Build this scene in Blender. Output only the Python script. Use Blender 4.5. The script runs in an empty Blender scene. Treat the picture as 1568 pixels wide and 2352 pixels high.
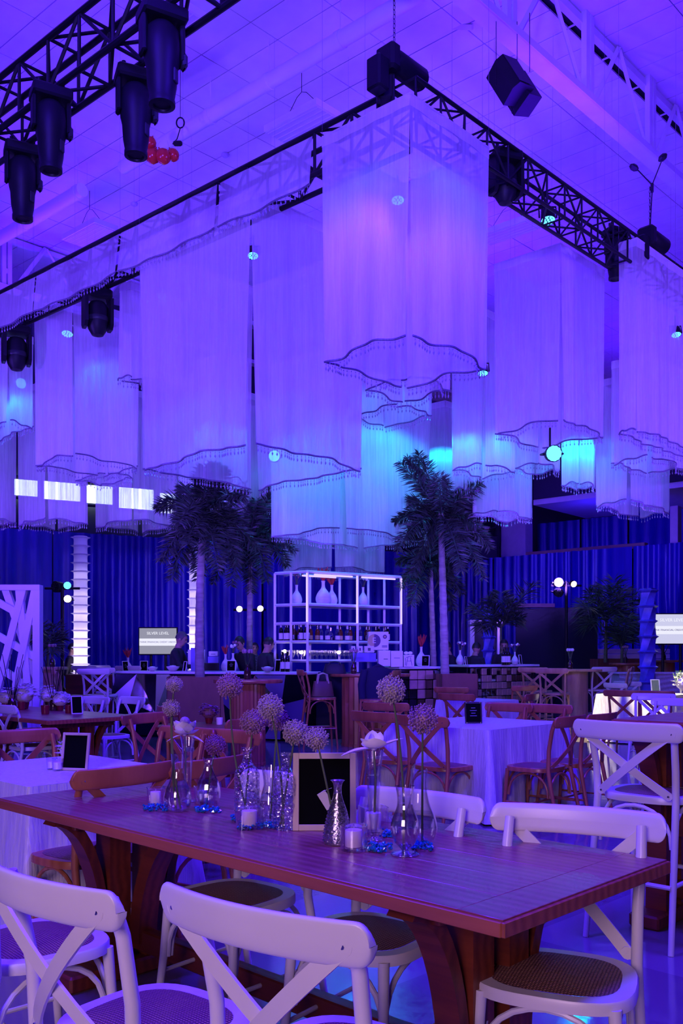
import bpy, math, random
from mathutils import Vector, Matrix
random.seed(7)
SC = bpy.context.scene
COL = SC.collection
PI = math.pi
# ------------------------------------------------------------------ camera
F, CX, HY, H = 2080.0, 784.0, 1505.0, 1.37      # focal length and horizon in pixels of the 1568x2352 frame, eye height in metres
cam_data = bpy.data.cameras.new('camera'); cam = bpy.data.objects.new('camera', cam_data); COL.objects.link(cam)
cam.location = (0, 0, H); cam.rotation_euler = (PI/2, 0, 0)
cam_data.sensor_fit = 'HORIZONTAL'; cam_data.sensor_width = 36.0
cam_data.lens = F/1568*36.0
cam_data.shift_y = (HY-1176)/1568
cam_data.clip_start = 0.05; cam_data.clip_end = 200
SC.camera = cam
# ------------------------------------------------------------------ view and world
SC.view_settings.view_transform = 'Standard'; SC.view_settings.look = 'None'
SC.view_settings.gamma = 1.0; SC.view_settings.use_curve_mapping = False
SC.view_settings.exposure = 0.0
SC.cycles.transparent_max_bounces = 24
SC.cycles.max_bounces = 4; SC.cycles.diffuse_bounces = 2; SC.cycles.glossy_bounces = 3
SC.cycles.use_adaptive_sampling = True; SC.cycles.adaptive_threshold = 0.06; SC.cycles.adaptive_min_samples = 12
SC.cycles.sample_clamp_indirect = 6.0
w = bpy.data.worlds.new('world'); SC.world = w; w.use_nodes = True
wb = w.node_tree.nodes['Background']; wb.inputs[0].default_value = (0.16, 0.05, 0.75, 1); wb.inputs[1].default_value = 0.02
VIOLET = (0.075, 0.006, 1.0); BLUE = (0.03, 0.008, 1.0); CYAN = (0.0, 0.48, 1.0); WARM = (1.0, 0.62, 1.05); WHITE = (1.0, 0.86, 0.72)
def lamp(name, kind, loc, to, color, energy, size=1.0, spot=60, blend=0.5):
    d = bpy.data.lights.new(name, kind); d.color = color; d.energy = energy
    if kind == 'AREA': d.shape = 'SQUARE'; d.size = size
    elif kind == 'SPOT': d.spot_size = math.radians(spot); d.spot_blend = blend; d.shadow_soft_size = size
    else: d.shadow_soft_size = size
    o = bpy.data.objects.new(name, d); COL.objects.link(o); o.location = loc
    if to is not None: o.rotation_euler = (Vector(to)-Vector(loc)).to_track_quat('-Z', 'Y').to_euler()
    return o
# LED wash fixtures of the rig throwing violet light up onto the ceiling
for x, y, e in ((-5, 10, 300), (3, 12, 300), (-6, 18, 330), (3, 20, 330), (9, 15, 200), (-12, 14, 240), (9, 25, 240), (-4, 27, 240), (-3, 4, 300)):
    lamp('ceiling_wash_lamp', 'AREA', (x, y, 7.4), (x, y, 12), VIOLET, e, 3.0)
# added violet fill from above, for the blue on table tops and seats
lamp('table_fill_lamp', 'AREA', (2.8, 4.2, 7.8), (1.4, 5.0, 0), (0.055, 0.010, 1.0), 1250, 1.6)
lamp('table_fill_lamp', 'AREA', (-2.8, 3.0, 8.0), (-0.8, 4.6, 0), (0.060, 0.012, 1.0), 950, 1.6)
lamp('table_fill_lamp', 'SPOT', (0.6, 9.6, 6.5), (0.3, 9.6, 0), (0.055, 0.010, 1.0), 900, 0.15, 110, 0.7)
# violet fills added in front and at the sides to brighten the hanging cloth
lamp('front_fill_lamp', 'SPOT', (-1.5, -7.0, 3.4), (-0.4, 12.0, 6.4), (0.145, 0.072, 1.0), 13000, 0.6, 36, 0.5)
lamp('side_fill_lamp', 'SPOT', (-12.0, 6.0, 2.2), (-1.0, 15.0, 5.6), (0.15, 0.050, 1.0), 6500, 0.5, 46, 0.6)
lamp('side_fill_lamp', 'SPOT', (12.0, 6.5, 2.2), (1.5, 15.0, 5.6), (0.15, 0.050, 1.0), 6500, 0.5, 46, 0.6)
# unseen free-floating fills, added to brighten the lower drapes with violet light
for x, y, z, e in ((-0.2, 16.3, 2.95, 80), (-4.0, 15.6, 2.9, 170), (-6.3, 15.8, 2.9, 150), (2.9, 15.2, 3.0, 150), (5.4, 15.6, 3.2, 150), (-1.9, 15.2, 2.9, 100), (-6.2, 13.6, 3.2, 110), (4.6, 13.2, 3.4, 90), (1.2, 13.4, 3.3, 110)):
    lamp('drape_fill_lamp', 'SPOT', (x, y, z), (x, y, z+2), (0.15, 0.036, 1.0), e, 0.1, 150, 0.6)
# warm fill added behind the camera for the foreground
lamp('rear_fill_lamp', 'AREA', (-2.5, -4.5, 3.0), (-0.3, 4.0, 0.6), WARM, 70, 2.5).data.spread = math.radians(95)
# ------------------------------------------------------------------ places
def at(px, py, Y): return Vector(((px-CX)/F*Y, Y, H+(HY-py)/F*Y))          # picture point at a distance
def on(px, py, h): Y = F*(H-h)/(py-HY); return Vector(((px-CX)/F*Y, Y, h))   # picture point on a level
U1 = Vector((-0.757, 0.653, 0)); U2 = Vector((0.696, 0.718, 0))             # the two directions of the rig and the tables
T1 = Vector((-0.717, 0.697, 0)); T2 = Vector((0.697, 0.717, 0))
def face(deg):                                                                # azimuth: 0 = away from the camera, 90 = to its right
    return -math.radians(deg)
# ------------------------------------------------------------------ materials
MATS = {}
def nodes(name):
    m = bpy.data.materials.new(name); m.use_nodes = True; MATS[name] = m
    nt = m.node_tree; return m, nt, nt.nodes, nt.links, nt.nodes['Principled BSDF'], nt.nodes['Material Output']
def rgba(c): return (c[0], c[1], c[2], 1.0)
def mat(name, col, rough=0.5, metal=0.0, spec=0.5, var=0.0, scale=8.0, stretch=(1, 1, 1), bump=0.0, emit=None, estr=0.0, sheen=0.0, coat=0.0):
    m, nt, N, L, b, out = nodes(name)
    b.inputs['Base Color'].default_value = rgba(col); b.inputs['Roughness'].default_value = rough
    b.inputs['Metallic'].default_value = metal; b.inputs['Specular IOR Level'].default_value = spec
    if coat: b.inputs['Coat Weight'].default_value = coat; b.inputs['Coat Roughness'].default_value = 0.15
    if sheen: b.inputs['Sheen Weight'].default_value = sheen
    if emit: b.inputs['Emission Color'].default_value = rgba(emit); b.inputs['Emission Strength'].default_value = estr
    tc = N.new('ShaderNodeTexCoord'); mp = N.new('ShaderNodeMapping'); mp.inputs['Scale'].default_value = stretch
    L.new(tc.outputs['Object'], mp.inputs['Vector'])
    nz = N.new('ShaderNodeTexNoise'); nz.inputs['Scale'].default_value = scale; nz.inputs['Detail'].default_value = 4
    L.new(mp.outputs['Vector'], nz.inputs['Vector'])
    v = max(var, 0.02)
    r = N.new('ShaderNodeValToRGB'); r.color_ramp.elements[0].position = 0.3; r.color_ramp.elements[1].position = 0.7
    r.color_ramp.elements[0].color = rgba([c*(1-v) for c in col]); r.color_ramp.elements[1].color = rgba([min(1, c*(1+v)) for c in col])
    L.new(nz.outputs['Fac'], r.inputs['Fac']); L.new(r.outputs['Color'], b.inputs['Base Color'])
    if bump:
        bp = N.new('ShaderNodeBump'); bp.inputs['Strength'].default_value = bump; bp.inputs['Distance'].default_value = 0.01
        L.new(nz.outputs['Fac'], bp.inputs['Height']); L.new(bp.outputs['Normal'], b.inputs['Normal'])
    return m
def wood(name, c1, c2, rough=0.4, stretch=(1.2, 14, 14), scale=3.0, coat=0.0, bump=0.25):
    m, nt, N, L, b, out = nodes(name)
    tc = N.new('ShaderNodeTexCoord'); mp = N.new('ShaderNodeMapping'); mp.inputs['Scale'].default_value = stretch
    oi = N.new('ShaderNodeObjectInfo'); ad = N.new('ShaderNodeVectorMath'); ad.operation = 'ADD'
    sc = N.new('ShaderNodeVectorMath'); sc.operation = 'SCALE'; sc.inputs['Scale'].default_value = 30.0
    cb = N.new('ShaderNodeCombineXYZ')
    for k in range(3): L.new(oi.outputs['Random'], cb.inputs[k])
    L.new(cb.outputs[0], sc.inputs[0]); L.new(tc.outputs['Object'], ad.inputs[0]); L.new(sc.outputs[0], ad.inputs[1])
    L.new(ad.outputs[0], mp.inputs['Vector'])
    nz = N.new('ShaderNodeTexNoise'); nz.inputs['Scale'].default_value = scale; nz.inputs['Detail'].default_value = 6; nz.inputs['Distortion'].default_value = 1.2
    L.new(mp.outputs['Vector'], nz.inputs['Vector'])
    wv = N.new('ShaderNodeTexWave'); wv.bands_direction = 'Y'; wv.inputs['Scale'].default_value = 0.55; wv.inputs['Distortion'].default_value = 6.0; wv.inputs['Detail'].default_value = 3
    L.new(mp.outputs['Vector'], wv.inputs['Vector'])
    mx = N.new('ShaderNodeMath'); mx.operation = 'MULTIPLY_ADD'; mx.inputs[1].default_value = 0.45
    L.new(wv.outputs['Fac'], mx.inputs[0])
    hf = N.new('ShaderNodeMath'); hf.operation = 'MULTIPLY'; hf.inputs[1].default_value = 0.6; L.new(nz.outputs['Fac'], hf.inputs[0]); L.new(hf.outputs[0], mx.inputs[2])
    r = N.new('ShaderNodeValToRGB'); r.color_ramp.elements[0].position = 0.2; r.color_ramp.elements[1].position = 0.8
    r.color_ramp.elements[0].color = rgba(c1); r.color_ramp.elements[1].color = rgba(c2)
    L.new(mx.outputs[0], r.inputs['Fac']); L.new(r.outputs['Color'], b.inputs['Base Color'])
    b.inputs['Roughness'].default_value = rough
    if coat: b.inputs['Coat Weight'].default_value = coat; b.inputs['Coat Roughness'].default_value = 0.2
    bp = N.new('ShaderNodeBump'); bp.inputs['Strength'].default_value = bump; bp.inputs['Distance'].default_value = 0.004
    L.new(mx.outputs[0], bp.inputs['Height']); L.new(bp.outputs['Normal'], b.inputs['Normal'])
    return m
def emis(name, col, s):
    m, nt, N, L, b, out = nodes(name)
    e = N.new('ShaderNodeEmission'); e.inputs[0].default_value = rgba(col); e.inputs[1].default_value = s
    L.new(e.outputs[0], out.inputs['Surface']); return m
def glass(name, tint=(1, 1, 1), gloss=0.05, edge=0.45, rough=0.03, bumpscale=0, bumpstr=0.4):
    m, nt, N, L, b, out = nodes(name)
    t = N.new('ShaderNodeBsdfTransparent'); t.inputs[0].default_value = rgba(tint)
    g = N.new('ShaderNodeBsdfGlossy'); g.inputs['Roughness'].default_value = rough; g.inputs['Color'].default_value = (0.95, 0.95, 1, 1)
    lw = N.new('ShaderNodeLayerWeight'); lw.inputs['Blend'].default_value = 0.5
    mr = N.new('ShaderNodeMapRange'); mr.inputs['To Min'].default_value = gloss; mr.inputs['To Max'].default_value = edge
    pw = N.new('ShaderNodeMath'); pw.operation = 'POWER'; pw.inputs[1].default_value = 1.6
    L.new(lw.outputs['Facing'], pw.inputs[0]); L.new(pw.outputs[0], mr.inputs['Value'])
    mx = N.new('ShaderNodeMixShader'); L.new(mr.outputs[0], mx.inputs[0]); L.new(t.outputs[0], mx.inputs[1]); L.new(g.outputs[0], mx.inputs[2])
    if bumpscale:
        vo = N.new('ShaderNodeTexVoronoi'); vo.inputs['Scale'].default_value = bumpscale
        tc = N.new('ShaderNodeTexCoord'); L.new(tc.outputs['Object'], vo.inputs['Vector'])
        bp = N.new('ShaderNodeBump'); bp.inputs['Strength'].default_value = bumpstr; bp.inputs['Distance'].default_value = 0.01
        L.new(vo.outputs['Distance'], bp.inputs['Height']); L.new(bp.outputs['Normal'], g.inputs['Normal']); L.new(bp.outputs['Normal'], lw.inputs['Normal'])
    L.new(mx.outputs[0], out.inputs['Surface']); return m
def voile(name, col, low, high, scale=26.0, trans=0.55):
    # sheer cloth: holes between the threads, light passing through, denser and thinner vertical threads
    m, nt, N, L, b, out = nodes(name)
    tc = N.new('ShaderNodeTexCoord'); mp = N.new('ShaderNodeMapping'); mp.inputs['Scale'].default_value = (1, 1, 0.04)
    L.new(tc.outputs['Object'], mp.inputs['Vector'])
    nz = N.new('ShaderNodeTexNoise'); nz.inputs['Scale'].default_value = scale; nz.inputs['Detail'].default_value = 5; nz.inputs['Roughness'].default_value = 0.7
    L.new(mp.outputs['Vector'], nz.inputs['Vector'])
    mr = N.new('ShaderNodeMapRange'); mr.inputs['From Min'].default_value = 0.3; mr.inputs['From Max'].default_value = 0.7
    mr.inputs['To Min'].default_value = low; mr.inputs['To Max'].default_value = high; L.new(nz.outputs['Fac'], mr.inputs['Value'])
    d = N.new('ShaderNodeBsdfDiffuse'); d.inputs[0].default_value = rgba(col)
    tl = N.new('ShaderNodeBsdfTranslucent'); tl.inputs[0].default_value = rgba(col)
    m1 = N.new('ShaderNodeMixShader'); m1.inputs[0].default_value = trans; L.new(d.outputs[0], m1.inputs[1]); L.new(tl.outputs[0], m1.inputs[2])
    t = N.new('ShaderNodeBsdfTransparent')
    m2 = N.new('ShaderNodeMixShader'); L.new(mr.outputs[0], m2.inputs[0]); L.new(t.outputs[0], m2.inputs[1]); L.new(m1.outputs[0], m2.inputs[2])
    L.new(m2.outputs[0], out.inputs['Surface']); return m
def rattan(name, c1, c2):
    m, nt, N, L, b, out = nodes(name)
    tc = N.new('ShaderNodeTexCoord')
    w1 = N.new('ShaderNodeTexWave'); w1.bands_direction = 'X'; w1.inputs['Scale'].default_value = 34
    w2 = N.new('ShaderNodeTexWave'); w2.bands_direction = 'Y'; w2.inputs['Scale'].default_value = 34
    L.new(tc.outputs['Object'], w1.inputs['Vector']); L.new(tc.outputs['Object'], w2.inputs['Vector'])
    mu = N.new('ShaderNodeMath'); mu.operation = 'MULTIPLY'; L.new(w1.outputs['Fac'], mu.inputs[0]); L.new(w2.outputs['Fac'], mu.inputs[1])
    r = N.new('ShaderNodeValToRGB'); r.color_ramp.elements[0].color = rgba(c1); r.color_ramp.elements[1].color = rgba(c2); r.color_ramp.elements[1].position = 0.45
    L.new(mu.outputs[0], r.inputs['Fac']); L.new(r.outputs['Color'], b.inputs['Base Color'])
    bp = N.new('ShaderNodeBump'); bp.inputs['Strength'].default_value = 0.8; bp.inputs['Distance'].default_value = 0.004
    L.new(mu.outputs[0], bp.inputs['Height']); L.new(bp.outputs['Normal'], b.inputs['Normal']); b.inputs['Roughness'].default_value = 0.55
    return m
def floor_mat(name):
    m, nt, N, L, b, out = nodes(name)
    tc = N.new('ShaderNodeTexCoord'); mp = N.new('ShaderNodeMapping'); mp.inputs['Rotation'].default_value = (0, 0, math.radians(45))
    L.new(tc.outputs['Object'], mp.inputs['Vector'])
    br = N.new('ShaderNodeTexChecker'); br.inputs['Scale'].default_value = 0.8
    br.inputs['Color1'].default_value = (0.20, 0.17, 0.20, 1); br.inputs['Color2'].default_value = (0.15, 0.12, 0.155, 1)
    L.new(mp.outputs['Vector'], br.inputs['Vector']); L.new(br.outputs['Color'], b.inputs['Base Color'])
    nz = N.new('ShaderNodeTexNoise'); nz.inputs['Scale'].default_value = 9.0; nz.inputs['Detail'].default_value = 3; L.new(tc.outputs['Object'], nz.inputs['Vector'])
    bp = N.new('ShaderNodeBump'); bp.inputs['Strength'].default_value = 0.10; bp.inputs['Distance'].default_value = 0.01
    L.new(nz.outputs['Fac'], bp.inputs['Height']); L.new(bp.outputs['Normal'], b.inputs['Normal'])
    b.inputs['Roughness'].default_value = 0.11; b.inputs['Specular IOR Level'].default_value = 1.0
    return m
mat('white_paint', (0.74, 0.70, 0.68), 0.32, var=0.04, scale=5, bump=0.03)
mat('ceiling_tile', (0.78, 0.76, 0.78), 0.9, var=0.06, scale=3)
mat('ceiling_void', (0.03, 0.03, 0.05), 0.9)
mat('steel_white', (0.72, 0.70, 0.74), 0.55, var=0.06, scale=3)
mat('duct_white', (0.74, 0.73, 0.76), 0.5, var=0.05, scale=2)
mat('black_metal', (0.007, 0.007, 0.011), 0.5, spec=0.3)
mat('black_plastic', (0.007, 0.007, 0.011), 0.5, spec=0.25)
mat('dark_grey', (0.022, 0.024, 0.03), 0.45, spec=0.3)
mat('lens_panel', (0.62, 0.60, 0.72), 0.25, var=0.08, scale=20, stretch=(12, 1, 1))
wood('table_top', (0.20, 0.045, 0.045), (0.30, 0.085, 0.085), 0.36, coat=0.10, bump=0.2)
wood('table_side', (0.13, 0.020, 0.009), (0.23, 0.042, 0.016), 0.45)  # leg wood darkened so its colour holds the shade under the table
wood('table_edge', (0.26, 0.060, 0.026), (0.40, 0.105, 0.046), 0.45)  # same wood left undarkened for the edge strips
wood('red_wood', (0.32, 0.090, 0.042), (0.44, 0.145, 0.068), 0.34, stretch=(10, 10, 1.5), coat=0.2, bump=0.1)
wood('tan_wood', (0.44, 0.25, 0.12), (0.60, 0.37, 0.19), 0.42, stretch=(10, 10, 1.5), bump=0.1)
wood('brown_board', (0.20, 0.075, 0.050), (0.28, 0.11, 0.07), 0.6, stretch=(3, 3, 1), bump=0.1)
wood('pale_wood', (0.48, 0.36, 0.28), (0.62, 0.48, 0.38), 0.5, stretch=(6, 6, 2), bump=0.1)
rattan('rattan_brown', (0.10, 0.035, 0.03), (0.46, 0.22, 0.16))
rattan('rattan_red', (0.08, 0.03, 0.02), (0.42, 0.22, 0.15))
floor_mat('polished_floor')
voile('voile', (0.93, 0.88, 0.90), 0.46, 0.74)
voile('valance_voile', (0.90, 0.86, 0.90), 0.60, 0.80)
voile('voile_hem', (0.95, 0.90, 0.92), 0.72, 0.92)
mat('bead', (0.50, 0.47, 0.56), 0.25, metal=0.4)
mat('bead_cord', (0.17, 0.14, 0.22), 0.5, var=0.3, scale=60)
mat('curtain_blue', (0.010, 0.002, 0.26), 0.38, sheen=0.0, var=0.15, scale=4, stretch=(3, 3, 0.3))
mat('curtain_black', (0.004, 0.004, 0.02), 0.9)
mat('tablecloth', (0.62, 0.58, 0.60), 0.42, var=0.10, scale=9, stretch=(5, 5, 0.6), bump=0.8, sheen=0.2)
glass('clear_glass', gloss=0.09, edge=0.75); glass('ribbed_glass', gloss=0.14, edge=0.8)
glass('cut_glass', gloss=0.12, edge=0.7, bumpscale=75, bumpstr=0.9)
glass('water', tint=(0.90, 0.92, 0.97), gloss=0.03, edge=0.25)
mat('mercury_glass', (0.42, 0.38, 0.44), 0.2, metal=0.9, var=0.3, scale=90, bump=0.3)
mat('wax', (0.86, 0.74, 0.68), 0.6, emit=(1.0, 0.7, 0.6), estr=0.0)
mat('stem_green', (0.10, 0.14, 0.06), 0.5, var=0.2)
mat('allium_pale', (0.46, 0.37, 0.29), 0.6, var=0.3, scale=90)
mat('allium_pink', (0.38, 0.21, 0.24), 0.6, var=0.35, scale=90)
mat('allium_purple', (0.26, 0.09, 0.20), 0.6, var=0.35, scale=90)
mat('petal_white', (0.85, 0.78, 0.80), 0.5, var=0.06, scale=20)
mat('blue_gem', (0.01, 0.15, 0.46), 0.08, spec=1.0, metal=0.2, var=0.5, scale=120, coat=0.5)
mat('chalkboard', (0.003, 0.003, 0.004), 0.95, spec=0.05)
mat('card_paper', (0.62, 0.56, 0.58), 0.7)
mat('leaf_dark', (0.055, 0.075, 0.060), 0.4, var=0.35, scale=6)
mat('leaf_green', (0.05, 0.12, 0.045), 0.4, var=0.35, scale=6)
mat('leaf_fresh', (0.16, 0.34, 0.07), 0.5, var=0.3)
mat('palm_trunk', (0.36, 0.30, 0.30), 0.8, var=0.25, scale=5, stretch=(1, 1, 4), bump=0.4)
mat('skin', (0.42, 0.24, 0.18), 0.5, var=0.04); mat('hair', (0.010, 0.008, 0.008), 0.5); mat('hair_grey', (0.08, 0.07, 0.07), 0.5)
mat('black_cloth', (0.012, 0.012, 0.022), 0.8, var=0.2); mat('patterned_shirt', (0.10, 0.10, 0.14), 0.8, var=0.9, scale=40)
mat('mirror', (0.55, 0.55, 0.62), 0.06, metal=1.0)
mat('copper_panel', (0.42, 0.27, 0.20), 0.45, metal=0.25, var=0.15)
mat('facet_green', (0.20, 0.30, 0.26), 0.25, metal=0.6); mat('facet_violet', (0.30, 0.22, 0.55), 0.2, metal=0.6)
mat('facet_copper', (0.22, 0.10, 0.08), 0.25, metal=0.7, var=0.4, scale=9); mat('facet_dark', (0.02, 0.02, 0.05), 0.12, metal=0.8); mat('facet_pale', (0.30, 0.28, 0.42), 0.3, metal=0.4)
mat('shelf_white', (0.72, 0.70, 0.76), 0.4)
mat('wine_glass_dark', (0.008, 0.012, 0.010), 0.1, coat=0.5); mat('amber_liquor', (0.16, 0.045, 0.015), 0.1, coat=0.5)
mat('paper_label', (0.78, 0.74, 0.74), 0.7); mat('carton_white', (0.78, 0.76, 0.80), 0.6); mat('carton_violet', (0.22, 0.18, 0.62), 0.6)
mat('vase_white', (0.72, 0.68, 0.74), 0.35, var=0.12, scale=6, stretch=(1, 1, 5))
mat('red_feather', (0.38, 0.02, 0.03), 0.7, var=0.3); mat('red_balloon', (0.60, 0.03, 0.02), 0.22)
mat('red_glass', (0.20, 0.01, 0.02), 0.1, coat=0.6); mat('brown_glass', (0.05, 0.02, 0.015), 0.1, coat=0.6)
mat('gold_disc', (0.55, 0.44, 0.22), 0.5); mat('plum_disc', (0.10, 0.05, 0.16), 0.5); mat('ink', (0.10, 0.09, 0.14), 0.7); mat('screen_ink', (0.32, 0.33, 0.40), 0.7)
mat('wall_paint', (0.42, 0.38, 0.42), 0.85, var=0.05); mat('wall_dark', (0.03, 0.03, 0.06), 0.9); mat('balcony_wood', (0.25, 0.14, 0.10), 0.6)
mat('column_fabric', (0.80, 0.78, 0.84), 0.6, emit=(0.75, 0.62, 1.0), estr=0.0)
mat('column_blue', (0.10, 0.08, 0.62), 0.35, var=0.4, scale=5)
mat('lattice_white', (0.74, 0.70, 0.78), 0.5, var=0.03)
mat('denim_jacket', (0.012, 0.014, 0.05), 0.9)
mat('bag_brown', (0.13, 0.06, 0.045), 0.5); mat('bag_black', (0.012, 0.012, 0.02), 0.6)
mat('steel', (0.5, 0.5, 0.55), 0.25, metal=1.0)
emis('led_cyan', (0.10, 0.55, 1.0), 2.6); emis('led_white', (1.0, 0.85, 0.80), 6.0); emis('led_warm', (1.0, 0.82, 0.55), 6.0); emis('led_violet', (0.75, 0.6, 1.0), 5.0)
emis('screen_grey', (0.50, 0.50, 0.66), 0.6); emis('screen_bright', (0.72, 0.72, 1.0), 0.85); emis('screen_white', (0.86, 0.86, 1.0), 1.0); emis('tube_light', (0.55, 0.42, 1.0), 1.5); emis('window_glow', (0.75, 0.92, 1.0), 4.5)
emis('bulb', (1.0, 0.80, 0.62), 9.0); emis('screen_text', (0.85, 0.85, 0.95), 1.1); emis('flame', (1.0, 0.6, 0.25), 4.0)
M = MATS
# ------------------------------------------------------------------ mesh building
class MB:
    def __init__(s): s.v = []; s.f = []
    def add(s, vs, fs):
        n = len(s.v); s.v += [tuple(p) for p in vs]; s.f += [tuple(i+n for i in f) for f in fs]; return s
    def box(s, c, d, R=None):
        x, y, z = d[0]/2, d[1]/2, d[2]/2
        vs = [Vector((a*x, b*y, e*z)) for e in (-1, 1) for b in (-1, 1) for a in (-1, 1)]
        if R is not None: vs = [R @ p for p in vs]
        c = Vector(c); return s.add([p+c for p in vs], [(0, 2, 3, 1), (4, 5, 7, 6), (0, 1, 5, 4), (2, 6, 7, 3), (0, 4, 6, 2), (1, 3, 7, 5)])
    def bbox(s, c, d, b=0.004, R=None):                       # box with bevelled edges
        x, y, z = d[0]/2, d[1]/2, d[2]/2; b = min(b, x*0.9, y*0.9, z*0.9)
        ring = lambda hx, hy, zz, k: [(-hx+k, -hy, zz), (hx-k, -hy, zz), (hx, -hy+k, zz), (hx, hy-k, zz), (hx-k, hy, zz), (-hx+k, hy, zz), (-hx, hy-k, zz), (-hx, -hy+k, zz)]
        rs = [ring(x-b, y-b, -z, b*0.4), ring(x, y, -z+b, b), ring(x, y, z-b, b), ring(x-b, y-b, z, b*0.4)]
        vs = [Vector(p) for r in rs for p in r]
        if R is not None: vs = [R @ p for p in vs]
        c = Vector(c); fs = [tuple(range(7, -1, -1)), tuple(range(24, 32))]
        for k in range(3):
            for i in range(8): j = (i+1) % 8; fs.append((k*8+i, k*8+j, k*8+8+j, k*8+8+i))
        return s.add([p+c for p in vs], fs)
    def tube(s, pts, r, n=8, caps=True, flat=1.0, up=None):
        pts = [Vector(p) for p in pts]; m = len(pts); rs = r if isinstance(r, (list, tuple)) else [r]*m
        vs = []; prev = None
        for i, p in enumerate(pts):
            t = (pts[min(i+1, m-1)]-pts[max(i-1, 0)])
            t = t.normalized() if t.length > 1e-9 else Vector((0, 0, 1))
            if prev is None:
                a = Vector(up) if up is not None else (Vector((0, 0, 1)) if abs(t.z) < 0.9 else Vector((1, 0, 0)))
                e = (a-t*a.dot(t)).normalized()
            else: e = (prev-t*prev.dot(t)); e = e.normalized() if e.length > 1e-6 else prev
            prev = e; q = t.cross(e)
            for k in range(n):
                an = 2*PI*k/n; vs.append(p+e*(math.cos(an)*rs[i]*flat)+q*(math.sin(an)*rs[i]))
        fs = [(i*n+k, i*n+(k+1) % n, (i+1)*n+(k+1) % n, (i+1)*n+k) for i in range(m-1) for k in range(n)]
        if caps: fs.append(tuple(range(n-1, -1, -1))); fs.append(tuple((m-1)*n+k for k in range(n)))
        return s.add(vs, fs)
    def lathe(s, prof, n=20, c=(0, 0, 0), rib=0, ribamp=0.0, R=None):
        c = Vector(c); vs = []
        for r, z in prof:
            for k in range(n):
                a = 2*PI*k/n; rr = r*(1+ribamp*math.cos(rib*a)) if rib else r
                p = Vector((rr*math.cos(a), rr*math.sin(a), z)); vs.append((R @ p if R is not None else p)+c)
        m = len(prof)
        return s.add(vs, [(i*n+k, i*n+(k+1) % n, (i+1)*n+(k+1) % n, (i+1)*n+k) for i in range(m-1) for k in range(n)])
    def ball(s, c, r, n=8, m=6, sc=(1, 1, 1), R=None):
        prof = [(max(1e-4, math.sin(PI*i/m)), -math.cos(PI*i/m)) for i in range(m+1)]
        t = MB().lathe(prof, n); c = Vector(c)
        vs = [Vector((p[0]*r*sc[0], p[1]*r*sc[1], p[2]*r*sc[2])) for p in t.v]
        if R is not None: vs = [R @ p for p in vs]
        return s.add([p+c for p in vs], t.f)
    def octa(s, c, r, h=None):
        h = h or r; x, y, z = c
        return s.add([(x+r, y, z), (x, y+r, z), (x-r, y, z), (x, y-r, z), (x, y, z+h), (x, y, z-h)], [(0, 1, 4), (1, 2, 4), (2, 3, 4), (3, 0, 4), (1, 0, 5), (2, 1, 5), (3, 2, 5), (0, 3, 5)])
    def sheet(s, fn, nu, nv):
        vs = [fn(i/nu, j/nv) for j in range(nv+1) for i in range(nu+1)]
        return s.add(vs, [(j*(nu+1)+i, j*(nu+1)+i+1, (j+1)*(nu+1)+i+1, (j+1)*(nu+1)+i) for j in range(nv) for i in range(nu)])
    def prism(s, poly, d0, d1, fn):                           # outline of (a, b) points pushed from d0 to d1; fn(a, b, d) -> point
        n = len(poly); vs = [fn(a, b, d0) for a, b in poly]+[fn(a, b, d1) for a, b in poly]
        return s.add(vs, [tuple(range(n-1, -1, -1)), tuple(range(n, 2*n))]+[(i, (i+1) % n, n+(i+1) % n, n+i) for i in range(n)])
    def mesh(s, name, m, smooth=40):
        me = bpy.data.meshes.new(name); me.from_pydata(s.v, [], s.f)
        if m is not None: me.materials.append(M[m])
        if smooth:
            me.polygons.foreach_set('use_smooth', [True]*len(me.polygons)); me.set_sharp_from_angle(angle=math.radians(smooth))
        me.validate(); return me
    def build(s, name, m, parent=None, smooth=40, loc=None, rz=None):
        o = bpy.data.objects.new(name, s.mesh(name, m, smooth)); COL.objects.link(o)
        if parent is not None: o.parent = parent
        if loc is not None: o.location = loc
        if rz is not None: o.rotation_euler = (0, 0, rz)
        return o
def inst(me, name, parent=None, loc=(0, 0, 0), rot=(0, 0, 0), scale=None):
    o = bpy.data.objects.new(name, me); COL.objects.link(o); o.location = loc; o.rotation_euler = rot
    if scale: o.scale = scale
    if parent is not None: o.parent = parent
    return o
def tag(o, label, cat, group=None, kind=None):
    o['label'] = label; o['category'] = cat
    if group: o['group'] = group
    if kind: o['kind'] = kind
    return o
def thing(name, label, cat, loc=(0, 0, 0), rz=0.0, group=None):
    o = bpy.data.objects.new(name, None); COL.objects.link(o); o.empty_display_size = 0.1
    o.location = loc; o.rotation_euler = (0, 0, rz); return tag(o, label, cat, group)
def struct(o): o['kind'] = 'structure'; return o
def copy_tree(o, parent=None):
    c = o.copy(); COL.objects.link(c)
    if parent is not None: c.parent = parent
    for ch in o.children: copy_tree(ch, c)
    return c
def arc(a, b, h, n=8, axis=Vector((0, 0, 1))):               # points from a to b, bulging by h
    a, b = Vector(a), Vector(b); return [a.lerp(b, i/n)+axis*(h*4*(i/n)*(1-i/n)) for i in range(n+1)]
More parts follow.
